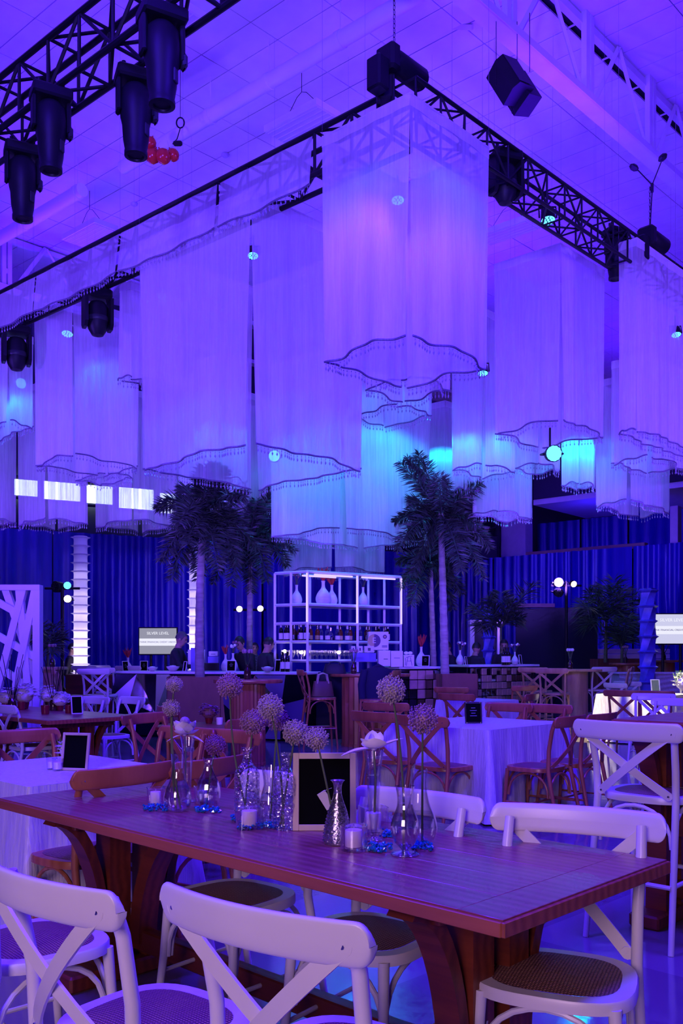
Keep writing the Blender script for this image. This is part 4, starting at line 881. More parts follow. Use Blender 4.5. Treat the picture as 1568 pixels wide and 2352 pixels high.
# candles in glass
def candle(label, px, py, wp, hp, cw, ch, square=True):
    p = put(px, py); w_, h_ = hpx(wp, p.y), hpx(hp, p.y); t = thing('votive_candle', label, 'candle', p, 0.3, 'votive candles')
    if square:
        o = outline(w_/2, w_/2, 24, 7, 0); i = outline(w_/2*0.92, w_/2*0.92, 24, 7, 0)
        q = MB(); vs = [(x, y, 0) for x, y in o]+[(x, y, h_) for x, y in o]+[(x, y, h_) for x, y in i]+[(x, y, 0.006) for x, y in i]
        q.add(vs, [(k*24+a, k*24+(a+1) % 24, (k+1)*24+(a+1) % 24, (k+1)*24+a) for k in range(3) for a in range(24)]+[tuple(range(23, -1, -1)), tuple(72+a for a in range(24))]).build('glass_cup', 'clear_glass', t, 50)
    else: MB().lathe([(0.001, 0), (w_*0.46, 0.0), (w_*0.5, h_*0.2), (w_*0.5, h_), (w_*0.45, h_), (w_*0.45, h_*0.14), (0.001, h_*0.14)], 24).build('glass_cup', 'ribbed_glass', t, 50)
    cw_, ch_ = hpx(cw, p.y), hpx(ch, p.y); zb = h_*0.16
    wx = MB().lathe([(0.001, zb), (cw_/2*0.97, zb), (cw_/2, zb+0.002), (cw_/2, zb+ch_-0.003), (cw_/2*0.95, zb+ch_), (0.001, zb+ch_-0.002)], 24).build('wax', 'wax', t, 50)
    MB().tube([(0, 0, zb+ch_-0.002), (0.001, 0, zb+ch_+0.010)], 0.0012, 5).build('wick', 'card_paper', wx)
    return t
candle('votive candle in a square glass at the left of the front table', 357, 1853, 40, 44, 24, 28)
candle('votive candle in a square glass before the cut glass bottle', 572, 1902, 56, 48, 35, 33)
candle('votive candle in a tumbler in front of the silver vase', 812, 1953, 63, 58, 40, 38, False)
candle('votive candle in a square glass behind the trumpet vase', 857, 1912, 60, 60, 36, 36)
candle('votive candle in a square glass beside the slim pilsner vase', 463, 1846, 34, 40, 22, 24)
# blue glass pebbles
def gems(label, x0, x1, y0, y1, n):
    p = put((x0+x1)/2, (y0+y1)/2); rnd = random.Random(int(x0)); mb = MB()
    for k in range(n):
        q = put(rnd.uniform(x0, x1), rnd.uniform(y0, y1))-p; r = rnd.uniform(0.004, 0.0075)
        R = Matrix.Rotation(rnd.uniform(0, 3), 3, 'X') @ Matrix.Rotation(rnd.uniform(0, 3), 3, 'Y')
        c = Vector((q.x, q.y, r*0.8+rnd.choice((0, 0.006, 0.012)))); vs = [c+R @ Vector(v)*r for v in ((1, 0, 0), (0, 1, 0), (-1, 0, 0), (0, -1, 0), (0, 0, 1.3), (0, 0, -1.3), (0.6, 0.6, 0.6))]
        mb.add(vs, [(0, 1, 6), (1, 4, 6), (4, 0, 6), (1, 2, 4), (2, 3, 4), (3, 0, 4), (1, 0, 5), (2, 1, 5), (3, 2, 5), (0, 3, 5)])
    o = mb.build('glass_pebbles', 'blue_gem', smooth=0, loc=p); return tag(o, label, 'pebbles', kind='stuff')
gems('blue glass pebbles around the leftmost candle', 330, 386, 1856, 1864, 60)
gems('blue glass pebbles at the foot of the ribbed vase', 446, 506, 1860, 1868, 70)
gems('blue glass pebbles around the candle before the cut bottle', 546, 648, 1896, 1907, 90)
gems('small heap of blue glass pebbles left of the cut glass bottle', 530, 548, 1882, 1892, 24)
gems('blue glass pebbles between the tumbler candle and the footed vase', 845, 900, 1948, 1960, 70)
gems('blue glass pebbles right of the footed vase', 946, 994, 1944, 1956, 60)
gems('blue glass pebbles at the base of the trumpet vase', 872, 912, 1914, 1926, 40)
# ================================================================== tables and chairs of the hall
def cloth_table(label, clabel, corner, l1, l2, ht=0.755, m='tablecloth', group=None):
    """square table under a floor-length cloth; corner nearest the camera, sides along T1 and T2"""
    c = corner+T1*(l1/2)+T2*(l2/2); rz = TRZ
    t = thing('dining_table', label, 'table', (c.x, c.y, 0), rz)
    MB().bbox((0, 0, ht-0.02), (l1-0.02, l2-0.02, 0.03), 0.004).build('table_top', 'pale_wood', t)
    for sx in (-1, 1):
        for sy in (-1, 1): MB().tube([(sx*(l1/2-0.12), sy*(l2/2-0.12), 0), (sx*(l1/2-0.12), sy*(l2/2-0.12), ht-0.035)], 0.02, 8).build('leg', 'black_metal', t)
    cl = thing('tablecloth', clabel, 'tablecloth', (c.x, c.y, 0), rz)
    MB().sheet(lambda u, v: Vector(((u-0.5)*l1, (v-0.5)*l2, ht+0.004+0.0015*math.sin(u*9)*math.sin(v*7))), 16, 16).build('cloth_top', m, cl, 80)
    per = 2*(l1+l2); n = 260; ph = random.random()*6
    def rim(s):
        s = s % per
        if s < l1: return Vector((-l1/2+s, -l2/2, 0)), Vector((0, -1, 0)), min(s, l1-s)
        s -= l1
        if s < l2: return Vector((l1/2, -l2/2+s, 0)), Vector((1, 0, 0)), min(s, l2-s)
        s -= l2
        if s < l1: return Vector((l1/2-s, l2/2, 0)), Vector((0, 1, 0)), min(s, l1-s)
        s -= l1; return Vector((-l1/2, l2/2-s, 0)), Vector((-1, 0, 0)), min(s, l2-s)
    def fn(u, v):
        p, nrm, e = rim(u*per); cor = math.exp(-(e/0.09)**2); q = p+(Vector((p.x, p.y, 0)).normalized()*0.10*cor*v if cor > 0.01 else Vector())
        w = 0.022*math.sin(u*per*16+ph)*v+0.012*math.sin(u*per*41+ph*2+2*v)*v+0.03*v
        return q+nrm*w+Vector((0, 0, ht+0.004-v*(ht-0.012)))
    MB().sheet(fn, n, 8).build('cloth_skirt', m, cl, 80)
    return c
NL = on(65, 1807, 0.76); cloth_table('square table under the crinkled cloth at left', 'crinkled pale tablecloth on the square table at left', NL, 1.06, 0.90)
NW = on(1122, 1677, 0.76); cloth_table('square table under the white cloth right of centre', 'crinkled white tablecloth on the table with a silver framed card', NW, 1.12, 1.25)
NF = on(1440, 1600, 0.76); cloth_table('table under the spotlit white cloth at far right', 'white tablecloth lit by a bright spot at far right', NF+Vector((0.6, 0.2, 0)), 1.1, 1.1)
NS = on(1112, 1612, 0.76); cloth_table('small table behind the white clothed one', 'short pale cloth on the small table behind the silver framed card', NS, 0.8, 0.8)
c = on(110, 1655, 0.76)+T1*1.25+T2*0.5; farm_table('dining_table', 'red-brown farm table at left with white hydrangeas', c, TRZ, 2.5, 1.0, 0.76)
c = on(1408, 1651, 1.05)-T1*1.2+T2*0.36; farm_table('high_table', 'tall red-brown farm table cut by the right edge', c, TRZ, 2.4, 0.72, 1.05, px_=1.08)
def round_table(label, p, r, ht, m='table_side'):
    t = thing('round_table', label, 'table', (p.x, p.y, 0))
    MB().lathe([(0.001, ht-0.035), (r-0.01, ht-0.035), (r, ht-0.025), (r, ht-0.006), (r-0.006, ht), (0.001, ht)], 40).build('table_top', m, t)
    MB().lathe([(0.22, 0), (0.22, 0.03), (0.06, 0.06), (0.05, ht*0.5), (0.07, ht-0.035)], 20).build('pedestal', m, t)
    return t
RT = on(462, 1666, 0.76); round_table('round wooden table behind the left alliums', RT, 0.40, 0.76)
def drum_table(label, px, Y, w, ht=1.08, dr=0.22, dep=0.62, m='red_wood', ribs=26):
    p = at(px, HY, Y); t = thing('cocktail_table', label, 'table', (p.x, p.y, 0), group='tall drum cocktail tables')
    o = outline(w/2, dep/2, 36, 2.6, 0); n = 36; vs = [(x*0.985, y*0.985, ht-0.045) for x, y in o]+[(x, y, ht-0.035) for x, y in o]+[(x, y, ht-0.006) for x, y in o]+[(x*0.99, y*0.99, ht) for x, y in o]
    MB().add(vs, [(k*n+a, k*n+(a+1) % n, (k+1)*n+(a+1) % n, (k+1)*n+a) for k in range(3) for a in range(n)]+[tuple(range(n-1, -1, -1)), tuple(3*n+a for a in range(n))]).build('table_top', m, t)
    MB().lathe([(dr*1.02, 0), (dr*1.02, 0.04), (dr, 0.045), (dr, ht-0.05)], ribs*4 or 48, rib=ribs, ribamp=0.03).build('fluted_drum', m, t, 30)
    return t
drum_table('tall cocktail table with a fluted drum left of the bar shelf', 570, 11.3, 0.86, 1.07, 0.21)
drum_table('tall cocktail table with a black bag on top, in front of the shelf', 850, 13.8, 1.22, 1.09, 0.42, 0.7)
drum_table('tall wooden cocktail table right of centre with a bud vase', 1320, 16.4, 0.98, 1.12, 0.23, 0.6, 'tan_wood', 0)
drum_table('tall wooden cocktail table behind the bud vase table', 1440, 19.5, 0.75, 1.20, 0.24, 0.6, 'red_wood', 0)
drum_table('tall wooden cocktail table before the right television', 1526, 20.5, 0.8, 1.26, 0.22, 0.6, 'red_wood', 0)
drum_table('tall wooden cocktail table beside the lattice panel', 117, 14.8, 0.5, 1.18, 0.17, 0.5, 'tan_wood', 0)
# brown chairs around the left cloth table
chair('red', 'brown chair in front of the left cloth table, rail nearest the vases', -49, rail=(243, 1770), back=0.16)
chair('red', 'brown chair half hidden behind the teardrop and ribbed vases', -54, rail=(438, 1752), back=0.16)
chair('red', 'brown chair at the right side of the left cloth table, left of its pair', -142, rail=(392, 1687), back=0.14)
chair('red', 'brown chair at the right side of the left cloth table, right of its pair', -142, rail=(496, 1694), back=0.14)
chair('red', 'brown chair behind the left cloth table at the picture edge', 136, rail=(46, 1690))
chair('red', 'brown chair seen side-on between the white chairs and left cloth table', 120, rail=(330, 1649))
chair('red', 'dark brown chair left of the round table', 60, rail=(382, 1632))
chair('red', 'dark brown chair right of the round table behind the pink alliums', -60, rail=(570, 1660))
# around the white clothed table
chair('red', 'brown chair at the near side of the white table, left of its pair', 43, rail=(896, 1642), back=0.22)
chair('red', 'brown chair at the near side of the white table, right of its pair', 43, rail=(1004, 1651), back=0.22)
chair('red', 'brown chair at the right side of the white table, nearer one', -50, rail=(1254, 1652), back=0.22)
chair('red', 'brown chair at the right side of the white table, farther one', -48, rail=(1328, 1646), back=0.22)
chair('red', 'brown chair on the far side of the white table behind the framed card', -140, rail=(1155, 1625), back=0.12)
chair('red', 'brown chair on the far side of the white table, right of its pair', -140, rail=(1244, 1628), back=0.12)
chair('red', 'brown chair standing behind the dark jacket and tall allium', 30, rail=(885, 1622))
chair('red', 'brown chair at the small table behind the silver framed card', 40, rail=(1048, 1600))
chair('red', 'dark chair by the brown planter in front of the woven bar', 20, rail=(1036, 1584))
chair('red', 'dark brown chair left of the tan stools before the woven bar', -30, rail=(1205, 1580))
chair('red', 'small dark chair just right of the small clothed table', -60, rail=(1222, 1600))
# right
chair('counter', 'tall white cross-back stool at the high table by the right edge', 43, rail=(1437, 1676))
chair('white', 'white chair glowing yellow in the spotlight, front one', 60, rail=(1412, 1574))
chair('white', 'white chair glowing yellow in the spotlight, rear one', 40, rail=(1440, 1570))
chair('red', 'brown chair before the spotlit table, left of its pair', 30, rail=(1430, 1580), Y=12.6)
chair('red', 'brown chair before the spotlit table, right of its pair', 30, rail=(1502, 1582), Y=12.4)
chair('white', 'lavender looking white chair in front of the spotlit cloth', -150, rail=(1500, 1600))
chair('white', 'white chair at the right edge behind the tall farm table', -140, rail=(1550, 1612))
# left
chair('white', 'white chair at the near side of the hydrangea table, left edge', 45, rail=(8, 1627))
chair('white', 'white chair behind the hydrangeas on the left table', -145, rail=(130, 1600))
chair('white', 'white chair behind the small tilted frame on the left table', -140, rail=(220, 1608))
chair('white', 'white chair at the right end of the hydrangea table', -135, rail=(304, 1608))
# stools
chair('red_stool', 'brown bar stool with a handbag left of the bag-topped table', 78, pos=(-0.30, 13.4, 0))
chair('red_stool', 'brown bar stool under the dark jacket', -75, pos=(0.48, 12.9, 0))
chair('tan_stool', 'tan bar stool left of the bud vase table, nearer one', 25, pos=at(1275, HY, 15.0).xy.to_3d())
chair('tan_stool', 'tan bar stool left of the bud vase table, farther one', 30, pos=at(1236, HY, 16.0).xy.to_3d())
chair('white_stool', 'pale bar stool behind the bud vase table', -20, pos=at(1364, HY, 16.6).xy.to_3d())
chair('tan_stool', 'tan bar stool seen side-on right of the bud vase table', -70, pos=at(1410, HY, 16.6).xy.to_3d())
chair('tan_stool', 'tan bar stool behind the table before the right television', 160, pos=at(1522, HY, 21.4).xy.to_3d())
chair('red_stool', 'brown bar stool between the two rear cocktail tables at right', 80, pos=at(1468, HY, 19.6).xy.to_3d())
chair('tan_stool', 'tan bar stool near the planter with green palms', -20, pos=at(1452, HY, 20.4).xy.to_3d())
chair('white_stool', 'white bar stool left of the faceted bar, front one', 10, pos=at(234, HY, 14.4).xy.to_3d())
chair('white_stool', 'white bar stool left of the faceted bar, rear one', 15, pos=at(252, HY, 15.6).xy.to_3d())
chair('tan_stool', 'tan bar stool beside the left cocktail table', 70, pos=at(172, HY, 14.0).xy.to_3d())
chair('white_stool', 'white bar stool in the row behind the white pair, left one', 10, pos=at(208, HY, 18.6).xy.to_3d())
chair('white_stool', 'white bar stool in the row behind the white pair, middle one', 10, pos=at(240, HY, 19.0).xy.to_3d())
chair('white_stool', 'white bar stool in front of the left television', 10, pos=at(308, HY, 18.2).xy.to_3d())
# jacket and bags
jk = thing('jacket', 'dark blue jacket draped over a bar stool back', 'jacket', at(868, HY, 12.95).xy.to_3d())
def jfn(u, v):
    a = PI*(u-0.5)*1.9; w = 0.19+0.05*v; return Vector((math.sin(a)*w+0.01*math.sin(u*25)*v, math.cos(a)*-(0.09+0.05*v)-0.01, 1.20-0.03*abs(math.sin(a))**2-v*(0.66+0.05*math.sin(u*7))))
MB().sheet(jfn, 30, 12).build('body', 'denim_jacket', jk, 80)
for s in (-1, 1): MB().tube([(0.19*s, -0.05, 1.16), (0.235*s, -0.06, 0.95), (0.225*s, -0.09, 0.70), (0.21*s, -0.1, 0.58)], [0.055, 0.058, 0.05, 0.042], 10).build('sleeve', 'denim_jacket', jk)
MB().tube([(-0.08, -0.06, 1.19), (0, -0.085, 1.225), (0.08, -0.06, 1.19)], [0.02, 0.03, 0.02], 8).build('collar', 'denim_jacket', jk)
def bag(name, label, p, w, d, h, m, strap, rz=0.0):
    t = thing(name, label, 'bag', p, rz)
    MB().sheet(lambda u, v: Vector(((w/2)*(1-0.22*v)*math.copysign(abs(math.cos(2*PI*u))**0.6, math.cos(2*PI*u)), (d/2)*(1-0.5*v*v)*math.copysign(abs(math.sin(2*PI*u))**0.6, math.sin(2*PI*u)), h*v)), 28, 6).build('body', m, t, 60)
    MB().sheet(lambda u, v: Vector((w*0.39*(2*u-1), d*0.2*(2*v-1), h+0.01*math.sin(u*PI))), 6, 2).build('flap', m, t, 60)
    for s in (-1, 1): MB().tube([(-w*0.25, s*d*0.3, h*0.85), (-w*0.18, s*d*0.3, h+strap*0.8), (0, s*d*0.3, h+strap), (w*0.18, s*d*0.3, h+strap*0.8), (w*0.25, s*d*0.3, h*0.85)], 0.01, 6).build('strap', m if strap < 0.1 else 'pale_wood', t)
bag('handbag', 'brown handbag with a pale strap on the bar stool seat', Vector((-0.28, 13.42, 0.765)), 0.34, 0.16, 0.22, 'bag_brown', 0.12, 0.2)
bag('handbag', 'soft black bag lying on the tall cocktail table', at(768, HY, 13.75).xy.to_3d()+Vector((0, 0, 1.092)), 0.36, 0.22, 0.15, 'bag_black', 0.03)
# ------------------------------------------------------------------ small things on these tables
def frame_card(label, p, w, h, rz=0.0, tilt=-9, m='steel', inner='chalkboard', name='picture_frame', cat='frame', lines=0):
    t = thing(name, label, cat, p, rz); R = Matrix.Rotation(math.radians(tilt), 3, 'X'); f = w*0.09
    for s in (-1, 1): MB().bbox(R @ Vector((s*(w/2-f/2), 0.008, h/2)), (f, 0.014, h), 0.002, R).build('frame_stile', m, t, 0)
    for z in (f/2, h-f/2): MB().bbox(R @ Vector((0, 0.008, z)), (w-2*f, 0.014, f), 0.002, R).build('frame_rail', m, t, 0)
    MB().bbox(R @ Vector((0, 0.010, h/2)), (w-2*f, 0.006, h-2*f), 0.001, R).build('card', inner, t, 0)
    for k in range(lines): MB().bbox(R @ Vector((0, 0.0055, h*(0.72-0.12*k))), (w*(0.4 if k % 2 else 0.25), 0.001, h*0.022), 0.0003, R).build('print_line', 'screen_ink', t, 0)
    MB().tube([R @ Vector((0, 0.016, h*0.75)), (0, 0.06+0.08*h, 0)], 0.005, 5).build('prop', m, t)
    return t
p = on(1088, 1662, 0.762); frame_card('silver framed menu card on the white clothed table', p, 0.155, 0.195, 0.1, lines=4)
p = on(168, 1770, 0.762); frame_card('pale framed chalkboard on the left cloth table', p, 0.16, 0.20, -0.25, m='pale_wood')
p = on(178, 1640, 0.762); frame_card('small silver frame leaning on the left wooden table', p, 0.12, 0.19, 0.6, m='shelf_white')
p = on(1545, 1592, 0.762); frame_card('white framed card on the spotlit table', p+Vector((-0.2, 0.2, 0)), 0.16, 0.22, 0.2, m='shelf_white', inner='facet_green')
def flower_pot(label, p, s, pot='brown_glass', flower='petal_white', grass=False, name='flower_arrangement'):
    t = thing(name, label, 'flowers', p); rnd = random.Random(int(p.x*1000)); q_ = s*(0.62 if s > 1.2 else 1.0)
    MB().lathe([(0.001, 0), (0.035*q_, 0), (0.045*q_, 0.03*s), (0.045*q_, 0.070*s), (0.04*q_, 0.070*s), (0.038*q_, 0.02*s), (0.001, 0.02*s)], 18).build('pot', pot, t)
    for k in range(40):
        a = k*2.4; z = rnd.uniform(-0.35, 1); r = 0.060*s*math.sqrt(max(0.05, 1-z*z)); c = Vector((r*math.cos(a), r*math.sin(a), 0.075*s+0.062*s*z))
        q = MB()
        for j in range(4): b = j*PI/2+a; q.add([c, c+Vector((math.cos(b-0.6), math.sin(b-0.6), 0.25))*0.018*s, c+Vector((math.cos(b), math.sin(b), 0.3))*0.024*s, c+Vector((math.cos(b+0.6), math.sin(b+0.6), 0.25))*0.018*s], [(0, 1, 2, 3)])
        q.build('floret', flower, t, 0)
    MB().ball((0, 0, 0.078*s), 0.055*s, 10, 6, (1, 1, 0.9)).build('flower_mass', flower, t)
    if grass:
        q = MB()
        for k in range(40):
            a = rnd.uniform(0, 6.28); b = Vector((-0.03*s+0.02*s*math.cos(a), 0.02*s*math.sin(a), 0.07*s)); e = b+Vector((rnd.uniform(-0.03, 0.03)*s, rnd.uniform(-0.03, 0.03)*s, rnd.uniform(0.05, 0.1)*s)); q.add([b-Vector((0.002*s, 0, 0)), b+Vector((0.002*s, 0, 0)), e], [(0, 1, 2)])
        q.build('grass_tuft', 'leaf_fresh', t, 0)['kind'] = 'stuff'
    return t
flower_pot('white flower pot with a tuft of grass on the left cloth table', on(161, 1758, 0.762), 1.05, grass=True)
flower_pot('white hydrangea in a red glass at the picture edge on the left table', on(14, 1628, 0.762), 1.7, 'red_glass')
flower_pot('large white hydrangea left of the reed sticks on the left table', on(55, 1628, 0.762), 2.1, 'red_glass')
flower_pot('white hydrangea beside the reed sticks on the left table', on(112, 1624, 0.762), 1.8, 'brown_glass')
flower_pot('small white hydrangea right of the reed sticks on the left table', on(138, 1632, 0.762), 1.5, 'red_glass')
flower_pot('green and white flowers glowing on the spotlit table', on(1556, 1597, 0.762)+Vector((0.1, 0, 0)), 2.4, 'clear_glass', 'petal_white', True)
flower_pot('low dark flower box on the round table', on(480, 1661, 0.762), 1.3, 'red_glass', 'allium_purple')
for px, py, m, lab, s in ((119, 1766, 'clear_glass', 'frosted votive on the left cloth table, left of its pair', 1.0), (133, 1769, 'clear_glass', 'frosted votive on the left cloth table, right of its pair', 1.05), (189, 1756, 'clear_glass', 'frosted votive right of the flower pot on the left cloth table', 0.95), (104, 1640, 'red_glass', 'red glass votive before the reed sticks', 1.5), (49, 1630, 'red_glass', 'red glass votive under the large hydrangea', 1.5), (158, 1638, 'red_glass', 'red glass votive beside the leaning silver frame', 1.4), (504, 1664, 'wax', 'cream votive on the round table', 1.0)):
    t = thing('votive_glass', lab, 'candle', on(px, py, 0.762), group='small table votives')
    MB().lathe([(0.001, 0), (0.026*s, 0), (0.030*s, 0.06*s), (0.027*s, 0.06*s), (0.024*s, 0.006), (0.001, 0.006)], 16).build('cup', m, t)
    MB().lathe([(0.001, 0.007), (0.023*s, 0.007), (0.024*s, 0.04*s), (0.001, 0.04*s)], 14).build('wax', 'wax', t)
for px, py, lab in ((28, 1630, 'reed stick diffuser behind the hydrangeas, left one'), (123, 1632, 'reed stick diffuser with copper neck right of the large hydrangea')):
    p = on(px, py, 0.762); t = thing('reed_diffuser', lab, 'diffuser', p)
    MB().lathe([(0.001, 0), (0.045, 0), (0.05, 0.02), (0.045, 0.10), (0.02, 0.13), (0.018, 0.15)], 16).build('bottle', 'brown_glass', t)
    MB().lathe([(0.021, 0.12), (0.023, 0.125), (0.022, 0.165), (0.018, 0.165)], 14).build('neck', 'copper_panel', t)
    for k in range(9):
        a = k*0.7; MB().tube([(0.008*math.cos(a), 0.008*math.sin(a), 0.05), (0.13*math.cos(a), 0.10*math.sin(a), 0.55+0.08*math.sin(k*2.1))], 0.0035, 5).build('reed', 'hair', t)
p = on(470, 1657, 0.762)
# bud vases on tall tables
for px, Y, h, lab, m in ((1309, 16.3, 1.122, 'brown bud vase with white flowers on the tall table right of centre', 'brown_glass'), (812, 13.7, 1.092, 'brown glass bud vase beside the black bag', 'brown_glass'), (568, 11.25, 1.072, 'brown bud vase on the fluted table left of the bar', 'brown_glass'), (1436, 19.4, 1.202, 'bud vase on the table behind the bud vase table', 'brown_glass'), (1524, 20.4, 1.262, 'bud vase with a wide spray of heather before the right television', 'wine_glass_dark'), (120, 14.7, 1.182, 'bud vase with yellow flowers on the table by the lattice panel', 'brown_glass')):
    p = at(px, HY, Y); t = thing('bud_vase', lab, 'vase', (p.x, p.y, h))
    MB().lathe([(0.001, 0), (0.04, 0), (0.045, 0.02), (0.043, 0.10), (0.018, 0.14), (0.016, 0.18), (0.02, 0.185)], 14).build('bottle', m, t)
    for k in range(6):
        a = k*1.05; sp = 0.12 if 'heather' in lab else 0.05
        MB().tube([(0, 0, 0.12), (sp*0.6*math.cos(a), sp*0.6*math.sin(a), 0.25), (sp*math.cos(a), sp*math.sin(a), 0.33)], 0.005, 5).build('stem', 'leaf_green', t)
        MB().ball((sp*math.cos(a), sp*math.sin(a), 0.345), 0.022, 6, 4, (1, 1, 1.3)).build('bud', 'petal_white' if 'white' in lab else 'allium_pink', t)
# ================================================================== the bar
# shelf unit: corner post nearest, long side going back to the right, short side back to the left
SP = at(706, HY, 15.8); SP.z = 0; D2 = Vector((0.84, 0.545, 0)); D1 = Vector((-0.85, 0.53, 0)); LS, LD = 2.02, 0.70
sh = thing('bar_shelf', 'white metal shelf unit stocked with bottles behind the bar', 'shelf', SP)
ZL = [0.10, 1.27, 1.606, 1.93, 2.26, 2.83]
posts = [Vector(), D2*(LS*0.52), D2*LS, D1*(LD*0.5), D1*LD, D1*LD+D2*(LS*0.36), D1*LD+D2*(LS*0.68), D1*LD+D2*LS, D1*(LD*0.5)+D2*LS]
for k, p in enumerate(posts): MB().bbox(p+Vector((0, 0, 1.415)), (0.045, 0.045, 2.83), 0.004).build('post', 'shelf_white', sh, 0)
for z in ZL:
    for a, b in ((Vector(), D2*LS), (D1*LD, D1*LD+D2*LS), (Vector(), D1*LD), (D2*LS, D2*LS+D1*LD)):
        MB().tube([a+Vector((0, 0, z)), b+Vector((0, 0, z))], 0.026, 4).build('rail', 'shelf_white', sh, 0)
    if z < 2.5:
        q = [Vector((0, 0, z)), D2*LS+Vector((0, 0, z)), D2*LS+D1*LD+Vector((0, 0, z)), D1*LD+Vector((0, 0, z))]; t_ = [x-Vector((0, 0, 0.02)) for x in q]
        MB().add(q+t_, [(0, 1, 2, 3), (7, 6, 5, 4), (0, 4, 5, 1), (1, 5, 6, 2), (2, 6, 7, 3), (3, 7, 4, 0)]).build('shelf_board', 'shelf_white' if z > 1.3 else 'clear_glass', sh, 0)
for a, b in ((Vector((0, 0, 1.95)), Vector((0, 0, 2.8))), (D2*(LS*0.52)+Vector((0, 0, 1.95)), D2*(LS*0.52)+Vector((0, 0, 2.8))), (D2*0.15+Vector((0, 0, 2.78)), D2*0.95+Vector((0, 0, 2.78))), (D2*1.15+Vector((0, 0, 2.78)), D2*1.9+Vector((0, 0, 2.78))), (D1*0.2+D2*0.1+Vector((0, 0, 2.77)), D1*0.2+D2*0.8+Vector((0, 0, 2.77))), (D2*LS+Vector((0.02, 0, 1.95)), D2*LS+Vector((0.02, 0, 2.8)))):
    off = Vector((-0.01, -0.045, 0)); MB().tube([a+off, b+off], 0.016, 8).build('light_tube', 'tube_light', sh)
def spt(a, b, z): p = SP+D2*a+D1*b; return Vector((p.x, p.y, z))
WINE = [(0.001, 0), (0.036, 0.0), (0.038, 0.01), (0.038, 0.19), (0.030, 0.225), (0.015, 0.25), (0.014, 0.315), (0.016, 0.317), (0.001, 0.318)]
SPIR = [(0.001, 0), (0.042, 0.0), (0.044, 0.01), (0.044, 0.17), (0.034, 0.205), (0.016, 0.225), (0.015, 0.27), (0.018, 0.272), (0.018, 0.295), (0.001, 0.296)]
DECA = [(0.001, 0), (0.05, 0.0), (0.054, 0.012), (0.05, 0.12), (0.03, 0.16), (0.016, 0.18), (0.015, 0.225), (0.022, 0.228), (0.022, 0.255), (0.001, 0.256)]
BK = {}
def bottle(kind, label, p, group):
    prof, m, cap, lab, tall = {'wine': (WINE, 'wine_glass_dark', 'wine_glass_dark', 'paper_label', 0.11), 'white_foil': (WINE, 'wine_glass_dark', 'paper_label', 'paper_label', 0.11), 'amber': (SPIR, 'amber_liquor', 'wine_glass_dark', 'gold_disc', 0.07), 'clear': (SPIR, 'ribbed_glass', 'paper_label', 'paper_label', 0.07), 'decanter': (DECA, 'ribbed_glass', 'steel', 'facet_dark', 0.05), 'dark': (SPIR, 'brown_glass', 'wine_glass_dark', 'facet_dark', 0.08)}[kind]
    if kind in BK: o = copy_tree(BK[kind])
    else:
        o = thing('liquor_bottle', '', 'bottle'); MB().lathe(prof, 14).build('glass', m, o, 40)
        R0 = prof[2][0]+0.0012; z0 = prof[3][1]*0.25; MB().lathe([(R0, z0), (R0, z0+tall)], 14).build('paper_label', lab, o, 40)
        zt = prof[-1][1]; MB().lathe([(prof[-3][0]+0.003, zt-0.06), (prof[-2][0]+0.002, zt+0.002), (0.001, zt+0.003)], 10).build('cap', cap, o, 40); BK[kind] = o
    o.location = p; return tag(o, label, 'bottle', group)
ks = ['white_foil', 'wine', 'wine', 'wine', 'dark', 'dark', 'white_foil', 'white_foil', 'wine']
for k, kd in enumerate(ks):                                    # wine end: short side of the shelf
    b_ = LD-0.08-k*0.072; bottle(kd, 'wine bottle on the bottle shelf, %s from its left post' % ORD[k], spt(0.05+0.03*(k % 2), max(0.05, b_), 1.607), 'bottles on the bar shelf')
ks = ['clear', 'amber', 'amber', 'clear', 'clear', 'decanter', 'clear', 'amber', 'clear', 'amber', 'dark', 'clear', 'dark', 'amber', 'dark', 'wine', 'dark', 'white_foil']
nm = {'clear': 'clear spirit bottle', 'amber': 'amber liquor bottle', 'decanter': 'square clear decanter', 'dark': 'dark liquor bottle', 'wine': 'dark wine bottle', 'white_foil': 'wine bottle with pale foil'}
for k, kd in enumerate(ks): bottle(kd, '%s on the long bottle shelf, %s right of the corner post' % (nm[kd], ORD[k]), spt(0.09+k*0.105, 0.10+0.04*(k % 2), 1.607), 'bottles on the bar shelf')
for k, (px, Y) in enumerate(((649, 14.55), (660, 14.5))): bottle('wine', 'wine bottle with white label on the bar, %s of two' % ('left', 'right')[k], at(px, HY, Y).xy.to_3d()+Vector((0, 0, 1.105)), 'wine bottles on the bar')
for k, px in enumerate((1156, 1161, 1167)): bottle('wine', 'wine bottle on the woven bar, %s of three' % ('left', 'middle', 'right')[k], at(px, HY, 16.4+0.02*k).xy.to_3d()+Vector((0, 0, 1.195)), 'wine bottles on the bar')
gl = MB().lathe([(0.001, 0), (0.03, 0), (0.03, 0.003), (0.004, 0.008), (0.004, 0.075), (0.025, 0.10), (0.036, 0.14), (0.032, 0.19)], 12).mesh('wine_glass', 'ribbed_glass')
for r_ in range(2):
    for k in range(18):
        o = inst(gl, 'wine_glass', None, spt(0.06+k*0.095, 0.14+0.22*r_, 1.271)); tag(o, 'stemmed wine glass in the %s row of the glass shelf, %s from the corner' % (('front', 'back')[r_], ORD[k]), 'glass', 'wine glasses on the shelf')
for k in range(5): tag(inst(gl, 'wine_glass', None, spt(0.03, 0.12+k*0.11, 1.271)), 'wine glass at the short end of the glass shelf, %s from the corner' % ORD[k], 'glass', 'wine glasses on the shelf')
